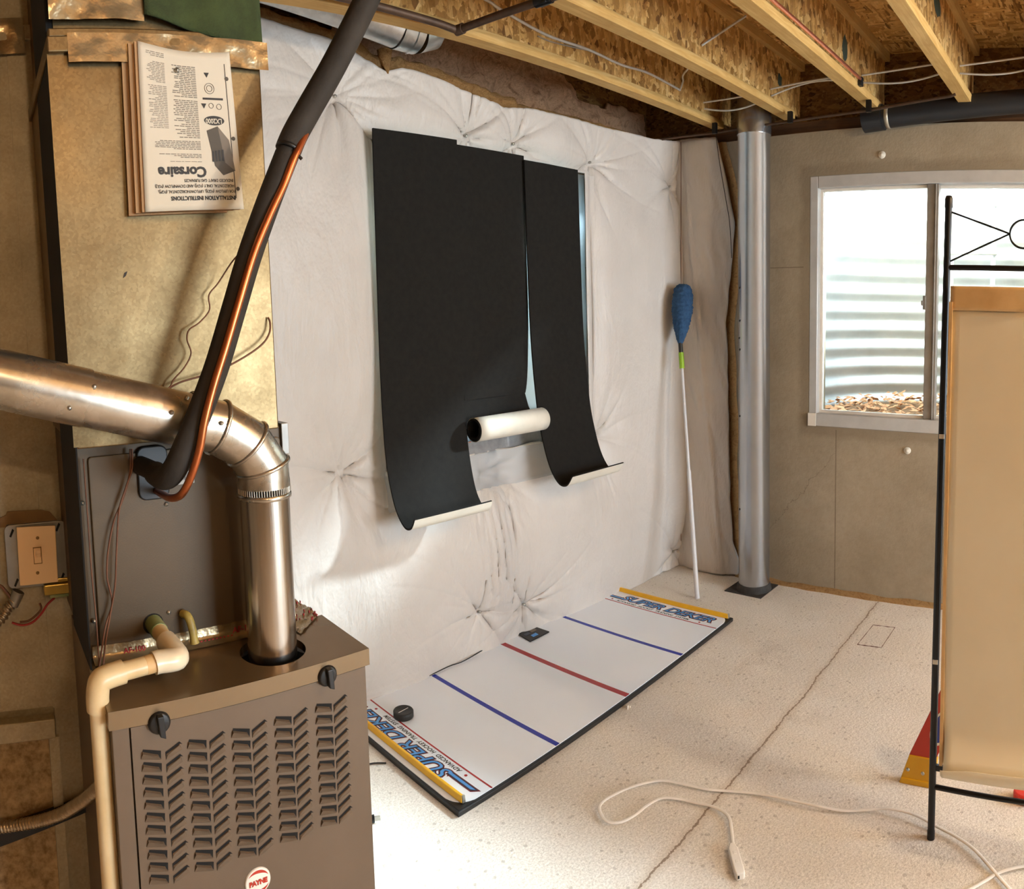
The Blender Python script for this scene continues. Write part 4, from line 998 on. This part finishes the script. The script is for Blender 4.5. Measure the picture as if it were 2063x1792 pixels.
for px, py in ((166, 1014), (190, 1252), (340, 1234), (335, 1016)):
    q = W(px, py, X=XC); m = MB(); m.lathe([(.0001, .003), (.003, .002), (.0036, 0)], (XC, q.y, q.z), (1, 0, 0), 10); m.build('screw', M['screw'], co)
m = MB(); q = W(309, 1258, X=XC+.001); m.lathe([(.0001, .0006), (.0150, .0006), (.0155, 0)], (XC, q.y, q.z), (1, 0, 0), 22); m.build('drain_hole', M['cab_dark'], co)
m = MB(); m.box((XC-.03, .450, 1.30), (XC+.002, .462, 1.348)); m.build('corner_bracket', M['steel_box'], co, bevel=.001)

pl = thing('supply_plenum', 'tall galvanised supply plenum lit golden above the coil cabinet', 'plenum', (-1.2, .28, 1.345))
m = MB(); m.box((-1.47, .133, 1.347), (XP, .429, 1.890)); m.build('plenum_box', M['galv'], pl, bevel=.002)
m = MB(); m.box((-1.46, .140, 1.890), (XP-.008, .425, 2.788)); m.build('upper_trunk', M['galv'], pl)
m = MB(); m.box((-1.475, .128, 1.872), (XP+.010, .436, 1.893), None); m.box((-1.472, .131, 1.893), (XP+.005, .433, 1.905)); m.build('seam_flange', M['galv'], pl, bevel=.002, label='folded seam band')
m = MB(); m.box((XP, .128, 1.35), (XP+.002, .150, 1.875)); m.build('corner_seam', M['galv'], pl)
m = MB(); m.box((-1.125, .1305, 1.04), (XP-.002, .1328, 1.871)); m.box((-1.125, .1305, 1.893), (XP-.010, .1398, 2.787)); m.build('side_shade_strip', M['dark_gap'], pl, label='black strip for the shaded left side')  # added black strips: shade of the plenum's side and gap put into the colour
rows = [[V(XP+.011+.003*mnoise.noise((y*40, z*40, 1)), y, z) for z in np.linspace(1.858, 1.896, 8)] for y in np.linspace(.155, .437, 40)]
m = MB(); m.grid(rows); m.build('foil_tape', M['foil_tape'], pl)
rows = [[V(XP+.006+.010*mnoise.noise((y*12, z*12, 1))+.003*mnoise.noise((y*50, z*50, 1)), y, z) for z in np.linspace(1.915, 2.06, 24)] for y in np.linspace(.133, .262, 22)]
m = MB(); m.grid(rows); m.build('crumpled_foil', M['foil_tape'], pl)
m = MB(); q = W(252, 553, X=XP); m.prism([V(XP, q.y-.003, q.z-.005), V(XP, q.y+.001, q.z-.002), V(XP, q.y+.0035, q.z+.004), V(XP, q.y-.001, q.z+.002)], (.0008, 0, 0)); m.build('speck', M['grime'], pl)
gc = MB(); rows = [[V(XP+.004+.006*mnoise.noise((y*20, z*9, 3)), y, 1.893+.110*f+(.010 if f < .1 else 0)*0-.052*(y-.26)/.17*(1-f)*.25+.03*(1-(y-.262)/.17)*(1-f)) for f in np.linspace(0, 1, 14) for z in (1.89+.11*f,)] for y in np.linspace(.262, .431, 24)]
gc.grid(rows); gc.build('green_cloth', M['green'], label='dark green cloth strip wrapped on top of the plenum', cat='cloth', solid=.003, offset=1)

# manual hung on the plenum

def MP(u, v, o=0):
    """u 0..1 left to right and v 0..1 top to bottom over the cover, as it hangs"""
    tl, tr, bl, br = W(277, 82, X=-.937), W(462, 105, X=-.937), W(292, 428, X=-.937), W(490, 422, X=-.937)
    p = tl*(1-u)*(1-v)+tr*u*(1-v)+bl*(1-u)*v+br*u*v
    s = .007*math.sin(PI*u)*(1-v)**3
    return V(-.938+o+.003*v, p.y, p.z-s)
mn = thing('instruction_manual', 'thick paper instruction manual hanging upside down on the plenum', 'manual', MP(.5, 1)+V(-.01, 0, 0))
for k, (nm, mt, off, sh) in enumerate((('back_pages', 'paper_edge', -.0175, -.019), ('middle_pages', 'paper_edge', -.010, -.011), ('front_pages', 'paper_edge', -.004, -.004))):
    rows = [[MP(i/12, j/14, off)+V(0, sh, -.002 if k == 0 else 0) for j in range(15)] for i in range(13)]
    m = MB(); m.grid(rows, False); m.build(nm, M[mt], mn, solid=.006, offset=-1 if False else 0)
rows = [[MP(i/20, j/24, 0) for j in range(25)] for i in range(21)]
m = MB(); m.grid(rows); cv = m.build('front_cover', M['paper'], mn, solid=.0006, offset=-1)
# lettering is upside down: reading direction is -u, letter-up is +v (downwards)
def mt_dirs(): 
    a, b = MP(.9, .9), MP(.1, .9); c, d = MP(.5, .1), MP(.5, .95)
    return (b-a), (d-c)
rx, ry = mt_dirs()
def mtext(name, s, size, u, v, off=.0, stretch=1, mat='ink', par=None):
    O = MP(u, v, .0012); return text_obj(name, s, size, O, rx, ry, M[mat], par or cv, .0001, off, 0, 'LEFT', stretch)
mtext('heading_text', 'INSTALLATION INSTRUCTIONS', .0076, .925, .915, .00025, .86)
for i, s in enumerate(('FOR UPFLOW (FGDJ), UPFLOW/HORIZONTAL (FGPJ),', 'HORIZONTAL ONLY (FGVJ) AND DOWNFLOW (FGLJ)', 'INDUCED DRAFT GAS FURNACES')):
    mtext('subheading_text', s, .0058, .925-.006*i, .876-.034*i, .00003, .80)
mtext('title_text', 'Corsaire', .0190, .640, .735, .0007)
def mbar(mb, u0, v0, u1, v1, o=.0008):
    a, b, c, d = MP(u0, v0, o), MP(u1, v0, o), MP(u1, v1, o), MP(u0, v1, o); mb.prism([a, b, c, d], (.0002, 0, 0))
m = MB(); mbar(m, .925, .075, .932, .93); mbar(m, .66, .295, .88, .308); m.build('printed_rules', M['ink'], cv)
rg = random.Random(3); m = MB(); m2 = MB()
def para(mb, u0, u1, v0, v1, dv=.0088):
    v = v0
    while v < v1:
        e = u0+(u1-u0)*(0 if rg.random() < .6 else rg.uniform(.05, .5)); x = u1
        while x > e+.02:
            w = rg.uniform(.02, .06); a = max(e, x-w); mbar(mb, a, v, x, v+dv*.42); x = a-.009
        v += dv
para(m, .34, .60, .10, .30, .0115); para(m, .34, .60, .32, .56, .0115); para(m, .13, .60, .575, .63, .0095); para(m, .15, .60, .655, .68, .0095)
para(m2, .08, .27, .04, .07, .011); para(m2, .08, .27, .10, .23, .010); para(m2, .09, .28, .245, .50, .0105); para(m2, .15, .6, .70, .705)
m.build('body_text', M['ink_grey'], cv); m2.build('faint_text', M['ink_faint'], cv)
m = MB(); m.prism([MP(.765+.108*math.cos(a), .440+.030*math.sin(a), .0009) for a in np.linspace(0, 2*PI, 33)[:-1]], (.0002, 0, 0)); ov = m.build('oval_logo', M['ink'], cv)
mtext('oval_text', 'LX2000', .0092, .848, .428, .0002, .8, 'paper', ov)
for (u, v) in ((.665, .345), (.72, .145)):
    m = MB(); m.prism([MP(u-.028, v-.012, .0009), MP(u+.028, v-.012, .0009), MP(u, v+.020, .0009)], (.0002, 0, 0)); m.build('triangle_logo', M['ink'], cv)
for (u, v, r) in ((.745, .345, .024), (.83, .35, .026), (.74, .235, .052), (.74, .235, .030)):
    m = MB(); rng_ = [MP(u+r*math.cos(a), v+r*.65*math.sin(a), .001) for a in np.linspace(0, 2*PI, 25)[:-1]]; m.tube(rng_, .00035, 5, closed=True); m.build('round_seal', M['ink_grey'], cv)
fb = [((.70, .515), (.81, .485), (.88, .70), (.79, .745), ), ((.81, .485), (.965, .575), (.985, .76), (.88, .70)), ((.79, .745), (.88, .70), (.985, .76), (.90, .80))]
pic = None
for k, (q4, mt) in enumerate(zip(([(.675, .505), (.795, .475), (.845, .705), (.735, .725)], [(.795, .475), (.905, .560), (.945, .755), (.845, .705)], [(.735, .725), (.845, .705), (.945, .755), (.815, .785)]), ('ink_mid', 'ink_grey', 'ink_mid'))):
    m = MB(); m.prism([MP(u, v, .0009) for u, v in q4], (.0002, 0, 0)); o = m.build('furnace_picture', M[mt], cv)
m = MB()
for k in range(4): mbar(m, .712+.034*k, .635-.004*k, .734+.034*k, .700-.002*k, .0013)
m.build('picture_louvres', M['ink'], cv)
m = MB(); q = MP(.40, .135, .002); m.lathe([(.0001, .003), (.003, .0022), (.0035, 0)], q, (1, 0, 0), 12); m.build('screw', M['screw'], mn)
for v in (.17, .55, .87):
    m = MB(); q = MP(.955-.015*(v < .2), v, .0009); m.lathe([(.0001, .0003), (.0028, .0003)], q, (1, 0, 0), 14); m.build('punched_hole', M['ink_mid'], cv)

# ------------------------------------------------------------------ flue
fl = thing('vent_pipe', 'shiny metal vent pipe rising from the furnace top and elbowing left', 'vent pipe', (hx, hy, 1.02))
RV = .0352
zt = 1.262
m = MB(); m.lathe([(RV, 1.012), (RV, zt)], (hx, hy, 0), n=56); m.build('brushed_section', M['brushed'], fl, label='brushed lower section')
m = MB(); m.lathe([(RV+.0005, zt-.004), (RV+.0032, zt-.003), (RV+.0032, zt+.002), (RV+.0008, zt+.004)], (hx, hy, 0), n=56)
for k in range(64):
    a = 2*PI*k/64; m.tube([V(hx+math.cos(a)*(RV+.0012), hy+math.sin(a)*(RV+.0012), zt+.004), V(hx+math.cos(a)*(RV+.0012), hy+math.sin(a)*(RV+.0012), zt+.013)], .0012, 5)
m.build('crimped_collar', M['flue'], fl)
# elbow in four gores then the long sloping run
ra = V(0, -1, .305).normalized()
E0 = V(hx, hy, zt+.012); E1 = E0+V(0, 0, .028)
g2 = E1+V(0, -.022, .034); g3 = g2+V(0, -.042, .028); E2 = g3+ra*.030
segs = [(E0, E1), (E1, g2), (g2, g3), (g3, E2)]
m = MB(); RE = RV+.0022
m.tube([E0, E1, g2, g3, E2], RE, 48, False); elb = m.build('elbow', M['flue'], fl)
for pnt, tt in ((E1, (V(0, 0, 1)+(g2-E1).normalized()).normalized()), (g2, ((g2-E1).normalized()+(g3-g2).normalized()).normalized()), (g3, ((g3-g2).normalized()+ra).normalized())):
    m = MB(); m.lathe([(RE+.0004, -.0030), (RE+.0028, -.0015), (RE+.0028, .0015), (RE+.0004, .0030)], pnt, tt, 48); m.build('gore_bead', M['flue'], elb)
S1 = E2+ra*.16; S2 = E2+ra*.62
m = MB(); m.tube([E2-ra*.004, S1], RE, 48, False); m.tube([S1-ra*.004, S2], RE+.0015, 48, False); m.build('sloping_run', M['flue'], fl, label='galvanised sloping run')
m = MB(); m.lathe([(RE+.001, -.004), (RE+.004, -.002), (RE+.004, .002), (RE+.001, .004)], E2+ra*.006, ra, 48)
m.lathe([(RE+.001, -.004), (RE+.0035, -.002), (RE+.0035, .002), (RE+.001, .004)], E2+ra*.013, ra, 48); m.build('joint_band', M['flue'], fl)
for s_, a in ((.03, .9), (.05, .2), (.155, .5), (.18, -.4), (-.02, .2)):
    q = E2+ra*s_; nrm = V(math.cos(a), 0, math.sin(a)); nrm = (nrm-ra*nrm.dot(ra)).normalized(); m = MB(); m.lathe([(.0001, .0035), (.0025, .003), (.0032, 0)], q+nrm*(RE+.001), nrm, 10); m.build('screw', M['screw'], fl)

# ------------------------------------------------------------------ line set
ls = thing('refrigerant_line', 'thick black insulated refrigerant pipe rising from the coil cabinet to the ceiling', 'refrigerant pipe', W(318, 965, X=-.93))
pts = [W(283, 938, X=-.995), W(305, 948, X=-.955), W(330, 963, X=-.900), W(352, 945, X=-.872), W(378, 890, X=-.864), W(403, 830, X=-.862), W(438, 735, X=-.860), W(472, 620, X=-.860), W(503, 515, X=-.860), W(540, 410, X=-.862), W(578, 312, X=-.862)]
m = MB(); P = smooth_path(pts, 6); m.tube(P, [.0135 if i < 8 else .0162 for i in range(len(P))], 22); m.build('pipe_insulation', M['rubber'], ls)
pts = [W(575, 318, X=-.864), W(592, 275, X=-.866), W(625, 215, X=-.866), W(668, 140, X=-.866), W(712, 55, X=-.866), W(742, -8, X=-.866), W(775, -90, X=-.866), W(812, -200, X=-.866)]
m = MB(); P = smooth_path(pts, 6); m.tube(P, [.0155 if i < 3 else .0178 for i in range(len(P))], 22); m.build('pipe_insulation', M['rubber'], ls)
q = W(581, 300, X=-.863); q2 = W(590, 276, X=-.863)
m = MB(); m.lathe([(.0150, -.0025), (.0172, -.0025), (.0172, .0025), (.0150, .0025)], q, (q2-q).normalized(), 20); t0 = W(592, 304, X=-.846); t1 = W(608, 321, X=-.842); m.tube([t0, t1], .0022, 6); m.build('zip_tie', M['black_plastic'], ls)
pts = [W(316, 990, X=-.995), W(328, 997, X=-.955), W(345, 1004, X=-.905), W(366, 996, X=-.872), W(385, 960, X=-.852), W(402, 905, X=-.843), W(412, 850, X=-.840), W(430, 780, X=-.840), W(455, 700, X=-.840), W(480, 615, X=-.840), W(512, 510, X=-.841), W(545, 430, X=-.843), W(572, 372, X=-.845), W(592, 320, X=-.845), W(606, 290, X=-.851), W(640, 215, X=-.874), W(690, 120, X=-.882), W(760, -20, X=-.882)]
m = MB(); m.tube(smooth_path(pts, 6), .0052, 12); m.build('copper_liquid_line', M['copper'], ls, label='bare orange copper line')

# ------------------------------------------------------------------ condensate drain
dr = thing('condensate_drain', 'aged cream plastic drain pipe bending down in front of the furnace corner', 'drain pipe', W(230, 1792, X=-.93))
a0 = W(310, 1257, X=-.998); a1 = W(345, 1307, X=-.925); e1 = W(362, 1320, X=-.905); b0 = W(330, 1331, X=-.898); b1 = W(235, 1357, X=-.890); c0 = W(196, 1372, X=-.886); c1 = V(c0.x, c0.y+.004, c0.z-.03); 
m = MB(); m.tube([a0, a1], .0118, 22); m.build('stub_pipe', M['pvc'], dr)
m = MB(); m.tube([a0-V(.004, 0, 0), a0+(a1-a0)*.35], .0128, 22); m.build('primed_end', M['green_primer'], dr, label='green primer stained end')
m = MB(); P = smooth_path([a0+(a1-a0)*.72, a1+(e1-a1)*.35, W(357, 1327, X=-.900), b0+(b1-b0)*.10, b0+(b1-b0)*.22], 6); m.tube(P, .0150, 24); m.build('elbow_fitting', M['pvc_white'], dr)
m = MB(); m.tube([b0, b1], .0118, 22); m.build('cross_pipe', M['pvc'], dr)
down = W(193, 1400, X=-.886)
bot = W(236, 1792, X=-.886); bot = V(down.x, down.y-.0, .02)
m = MB(); P = smooth_path([b0+(b1-b0)*.86, b1+(c0-b1)*.45, c0+V(0, .003, -.002), c0+V(0, -.001, -.020), c0+V(0, -.0012, -.038)], 6); m.tube(P, .0150, 24); m.build('elbow_fitting', M['pvc'], dr)
m = MB(); m.tube([c0+V(0, -.001, -.03), c0+V(0, .0, -.5), V(c0.x, c0.y, .012)], .0118, 22); m.build('down_pipe', M['pvc'], dr)
m = MB(); q0 = b0+(b1-b0)*.22; m.tube([q0, q0+(b1-b0)*.18], .0121, 22); m.build('cement_stain', M['masking'], dr, label='orange glue stain')
m = MB(); g0 = W(378, 1242, X=-.985); g1 = W(392, 1296, X=-.975); m.tube(smooth_path([g0+V(-.012, -.004, .0), g0, W(386, 1262, X=-.978), g1], 5), [.006]*15+[.0075], 12)
m.build('drain_stub', M['yellow_pvc'], label='short stained yellow tube stub beside the drain on the coil cabinet', cat='tube')
# joint tape between coil cabinet and furnace
tp = thing('foil_joint_tape', 'wrinkled shiny tape with red print along the cabinet base on the furnace top', 'tape', (XC, .3, 1.036))
rows = []
for i in range(70):
    y = .140+.318*i/69; rows.append([V(XC+.0012+.0016*mnoise.noise((y*60, z_*3, 1)), y, 1.056-.0) if z_ == 0 else V(XC+(.002 if z_ == 1 else .004 if z_ == 2 else .020), y, (1.046 if z_ == 1 else 1.0385 if z_ == 2 else 1.0362+.0015*abs(mnoise.noise((y*70, 5, 1))))) for z_ in range(4)])
m = MB(); m.grid(rows); m.build('tape_strip', M['foil_tape'], tp)
q0 = W(436, 1303, X=XC+.0035)
text_obj('tape_print', 'AF-100', .0125, V(XC+.0035, .352, 1.0405), (0, 1, 0), (0, 0, 1), M['red_ink'], tp, .0002, .0002)
text_obj('tape_print', 'AF-100', .0110, V(XC+.0035, .185, 1.0405), (0, 1, 0), (0, 0, 1), M['red_ink'], tp, .0002, .0002)
m = MB(); m.tube([V(XC+.004, .413+.006*math.cos(a), 1.046+.006*math.sin(a)) for a in np.linspace(0, 2*PI, 20)[:-1]], .0006, 5, closed=True)
for i in range(9): m.box((XC+.0062, .300+.006*i, 1.0375), (XC+.0066, .303+.006*i, 1.0400))
m.build('tape_print', M['red_ink'], tp)
rows = []
for i in range(20):
    row = []
    for j in range(14):
        u, v = i/19, j/13
        p = W(592+14*u+0, 1205, Z=1.04)*(1-v)*(1-u)+W(641, 1238, Z=1.038)*(1-v)*u+W(592, 1268, Z=1.038)*v*(1-u)+W(606, 1276, Z=1.038)*v*u
        row.append(V(p.x, min(p.y, .512), 1.0362+.006*abs(mnoise.noise((p.x*60, p.y*60, 2)))))
    rows.append(row)
m = MB(); m.grid(rows); m.build('crumpled_end', M['foil_tape'], tp)
m = MB(); rg2 = random.Random(8)
for i in range(16):
    u, v = rg2.random(), rg2.random()**1.4*.7
    p = W(592+14*u, 1205, Z=1.04)*(1-v)*(1-u)+W(641, 1238, Z=1.038)*(1-v)*u+W(592, 1268, Z=1.038)*v*(1-u)+W(606, 1276, Z=1.038)*v*u
    m.box((p.x-.0016, min(p.y, .508)-.0012, 1.0375), (p.x+.0016, min(p.y, .508)+rg2.uniform(-.0006, .0004), 1.0412))
m.build('tape_print', M['red_ink'], tp)

# ------------------------------------------------------------------ thin wires
def wire(label, pts, r=.0014, mat='wire'):
    m = MB(); m.tube(smooth_path(pts, 6), r, 7); return m.build('thermostat_wire', M[mat], label=label, cat='wire', group='thin brown wires on the coil cabinet')
wire('wavy thin dark wire hanging from the black pipe to the flue', [W(485, 508, X=-.90), W(466, 530, X=-.93), W(440, 570, X=-.945), W(421, 595, X=-.948), W(422, 625, X=-.948), W(402, 650, X=-.948), W(381, 665, X=-.948), W(377, 685, X=-.948), W(385, 712, X=-.948), W(372, 740, X=-.948), W(350, 765, X=-.948), W(342, 780, X=-.946), W(320, 796, X=-.945)], .0011, 'wire')
wire('brown wire sagging behind the black pipe to the plenum corner', [W(320, 796, X=-.946), W(360, 772, X=-.946), W(410, 757, X=-.944), W(455, 740, X=-.944), W(500, 715, X=-.944), W(530, 692, X=-.946), W(543, 670, X=-.950), W(544, 650, X=-.953), W(540, 640, X=-.957)], .0014, 'wire')
wire('rightmost of the thin wires hanging down the coil cabinet', [W(266, 905, X=-.990), W(266, 945, X=-.988), W(253, 985, X=-.988), W(240, 1030, X=-.988), W(235, 1110, X=-.988), W(232, 1180, X=-.988), W(222, 1240, X=-.988), W(212, 1300, X=-.985), W(208, 1345, X=-.975)])
wire('middle thin wire bowing down the coil cabinet', [W(262, 905, X=-.992), W(262, 950, X=-.990), W(250, 1000, X=-.990), W(230, 1050, X=-.990), W(218, 1110, X=-.990), W(216, 1165, X=-.990), W(226, 1215, X=-.990), W(212, 1265, X=-.987), W(200, 1345, X=-.975)])
wire('leftmost straight wire down the edge of the coil cabinet', [W(168, 925, X=-.992), W(175, 1020, X=-.992), W(185, 1160, X=-.992), W(193, 1240, X=-.990), W(200, 1345, X=-.978)], .0011)

# ------------------------------------------------------------------ return duct with switch
XR = -1.25
rdx = thing('return_duct', 'tall galvanised return air duct at the left edge of the photo', 'duct', (-1.4, -.2, 0))
m = MB(); m.box((-1.62, -.62, .845), (XR, .145, 2.02)); m.build('duct_wall', M['galv_ret'], rdx, bevel=.002)
m = MB(); m.box((-1.60, -.60, 2.02), (XR-.006, .142, 2.788)); m.build('upper_trunk', M['galv_ret'], rdx)
m = MB(); m.box((XR, -.62, 2.008), (XR+.008, .147, 2.034)); m.build('seam_flange', M['galv_ret'], rdx, bevel=.002)
m = MB(); m.box((XR, .098, .845), (XR+.0025, .147, 2.0)); m.build('corner_seam', M['galv_ret'], rdx)
m = MB(); m.box((-1.62, .100, .0), (XR+.001, .146, .845)); m.box((XR-.02, -.62, 0), (XR-.008, .104, .845)); m.build('lower_frame', M['galv_ret'], rdx)
m = MB(); m.box((XR-.008, -.62, .02), (XR-.002, .088, .80)); m.build('duct_board_panel', M['fiberboard'], rdx, label='speckled tan duct board')
m = MB(); m.box((XR-.002, -.62, .800), (XR+.022, .098, .835)); m.build('filter_track', M['galv_ret'], rdx, bevel=.002)
m = MB(); m.prism([V(XR-.0015, .086, .03), V(XR-.0015, .104, .03), V(XR-.0015, .104, .795), V(XR-.0015, .086, .795)], (.010, 0, 0)); m.build('side_track', M['galv_ret'], rdx)
m = MB(); a, b = W(-90, 1690, X=XR+.004), W(190, 1594, X=XR+.004); m.prism([a, b, b+V(0, 0, -.024), a+V(0, 0, -.034)], (.012, 0, 0)); m.build('black_bar', M['black_metal'], rdx, label='dark bar')
rows = [[V(XR+.009+.003*mnoise.noise((y*40, z*40, 1)), y, z) for z in np.linspace(1.985, 2.045, 8)] for y in np.linspace(-.2, .130, 40)]
m = MB(); m.grid(rows); m.build('foil_tape', M['foil_tape'], rdx)
# light switch
sw = thing('light_switch', 'almond toggle light switch on a square metal box on the return duct', 'light switch', W(75, 1180, X=XR))
a = W(10, 1070, X=XR); b = W(146, 1175, X=XR); sc_ = .0
y0, y1 = W(12, 1120, X=XR+.03).y, W(136, 1120, X=XR+.03).y; zc = W(75, 1118, X=XR+.03).z
m = MB(); m.box((XR, y0+.004, zc-.050), (XR+.028, y1-.004, zc+.050)); m.build('junction_box', M['steel_box'], sw, bevel=.004)
m = MB(); m.prism(rr_poly(y0, zc-.055, y1, zc+.055, .010, XR+.028), (.003, 0, 0)); m.prism(rr_poly((y0+y1)/2-.030, zc-.045, (y0+y1)/2+.030, zc+.045, .003, XR+.031), (.005, 0, 0)); m.build('cover_plate', M['steel_box'], sw, bevel=.001)
tl, tr, bl, br = [W(x, y, X=XR+.040) for x, y in ((33, 1062), (111, 1058), (40, 1180), (117, 1172))]
m = MB(); m.prism([bl, br, tr, tl], (.004, 0, 0)); wp = m.build('wall_plate', M['almond'], sw, bevel=.0015)
cyz = (tl+tr+bl+br)*.25
m = MB(); m.box((XR+.0435, cyz.y-.0072, cyz.z-.0145), (XR+.0443, cyz.y+.0072, cyz.z+.0145)); m.build('toggle_slot', M['brown_tape'], sw)
m = MB(); m.box((XR+.044, cyz.y-.006, cyz.z-.013), (XR+.0455, cyz.y+.006, cyz.z+.013)); m.build('toggle_frame', M['almond'], sw, bevel=.0008)
m = MB(); m.prism([V(XR+.0445, cyz.y-.0042, cyz.z-.004), V(XR+.0445, cyz.y-.0042, cyz.z+.006), V(XR+.057, cyz.y-.0032, cyz.z+.013), V(XR+.057, cyz.y-.0032, cyz.z+.007)], (0, .0084, 0)); m.build('toggle', M['almond'], sw, bevel=.0008)
for s in (-1, 1):
    m = MB(); q = cyz+V(0, 0, s*.030); m.lathe([(.0001, .0012), (.0022, .001), (.0030, 0)], (XR+.044, q.y+.002*s, q.z), (1, 0, 0), 10); m.build('screw', M['brown_tape'], sw)
for yy, zz in ((y0+.012, zc+.042), (y1-.012, zc-.042), (y1-.014, zc+.045), (y0+.014, zc-.044)):
    m = MB(); m.prism([V(XR+.0312, yy-.004, zz-.006), V(XR+.0312, yy-.001, zz-.008), V(XR+.0312, yy+.005, zz+.004), V(XR+.0312, yy+.002, zz+.007)], (.0006, 0, 0)); m.build('mounting_slot', M['cab_dark'], sw)
m = MB(); pts = [W(x, y, X=XR+.002) for x, y in ((-5, 1063), (-5, 1046), (12, 1038), (14, 1031), (82, 1027), (100, 1031), (118, 1051), (60, 1062))]
m.prism(pts[::-1], (.0015, 0, 0)); m.build('brown_tape', M['brown_tape'], label='brown stained tape patch above the light switch', cat='tape')
tf = thing('transformer', 'small brass coloured transformer under the light switch box', 'transformer', W(120, 1200, X=XR+.01))
ty0, ty1 = W(88, 1190, X=XR+.03).y, W(152, 1190, X=XR+.03).y; tz = W(120, 1178, X=XR+.03).z
m = MB(); m.box((XR+.004, ty0, tz-.014), (XR+.040, ty1, tz+.004)); m.box((XR+.004, ty0+.006, tz+.004), (XR+.034, ty1-.003, tz+.012)); m.build('core', M['brass'], tf, bevel=.002)
m = MB(); m.box((XR+.008, ty0+.009, tz-.022), (XR+.034, ty1-.006, tz-.014)); m.build('winding', M['green_primer'], tf, bevel=.003)
m = MB(); q = W(105, 1210, X=XR+.02); m.tube(smooth_path([W(110, 1205, X=XR+.015), W(96, 1218, X=XR+.02), W(84, 1236, X=XR+.02), W(66, 1254, X=XR+.02), W(45, 1260, X=XR+.02), W(24, 1255, X=XR+.02)], 6), .0020, 8); m.build('lead_wire', M['red_ink'], tf, label='dark red lead')
m = MB(); m.tube(smooth_path([W(80, 1216, X=XR+.012), W(82, 1230, X=XR+.018), W(60, 1250, X=XR+.015), W(40, 1254, X=XR+.015)], 6), .0020, 8); m.build('lead_wire', M['wire'], tf)
# small conduit with connector under the switch
def conduit(label, pts, r, parent_name='flexible_conduit'):
    rt2 = thing(parent_name, label, 'conduit', pts[0]); P = smooth_path(pts, 16)
    # resample evenly
    out = [P[0]]
    for p in P:
        while (p-out[-1]).length >= .0016: out.append(out[-1]+(p-out[-1]).normalized()*.0016)
    m = MB(); m.tube(out, [r*(1+.20*math.sin(i*.0016/.0072*2*PI)) for i in range(len(out))], 14); m.build('armour', M['conduit'], rt2); return rt2
conduit('flexible metal conduit crossing the lower return duct to the furnace', [W(-60, 1662, X=-1.20), W(-10, 1668, X=-1.19), W(30, 1664, X=-1.17), W(75, 1656, X=-1.14), W(120, 1642, X=-1.10), W(155, 1622, X=-1.05), W(180, 1604, X=-1.01), W(205, 1580, X=-.96), W(225, 1560, X=-.93)], .0082)
c2_ = conduit('short flexible metal conduit at the left edge below the light switch', [W(28, 1212, X=XR+.02), W(14, 1228, X=XR+.022), W(4, 1245, X=XR+.022), W(-20, 1262, X=XR+.022), W(-60, 1275, X=XR+.022)], .0085)
m = MB(); q = W(34, 1200, X=XR+.02); q2 = W(26, 1220, X=XR+.02); m.tube([q+(q-q2)*.4, q, q2], [.011, .011, .0095], 14); m.build('connector', M['steel_box'], c2_)
m = MB(); m.tube(smooth_path([W(-40, 1172, X=XR+.012), W(-2, 1180, X=XR+.015), W(10, 1190, X=XR+.018), W(22, 1205, X=XR+.020)], 6), .0030, 8); m.build('lead_wire', M['wire'], c2_)
# added black board: shade between return duct and plenum put into its colour
m = MB(); m.box((-1.72, -.7, 0), (-1.70, .31, 2.788)); m.build('gap_shade_panel', M['dark_gap'], label='added black panel standing for the shade in the narrow gap between the two metal ducts', cat='panel')
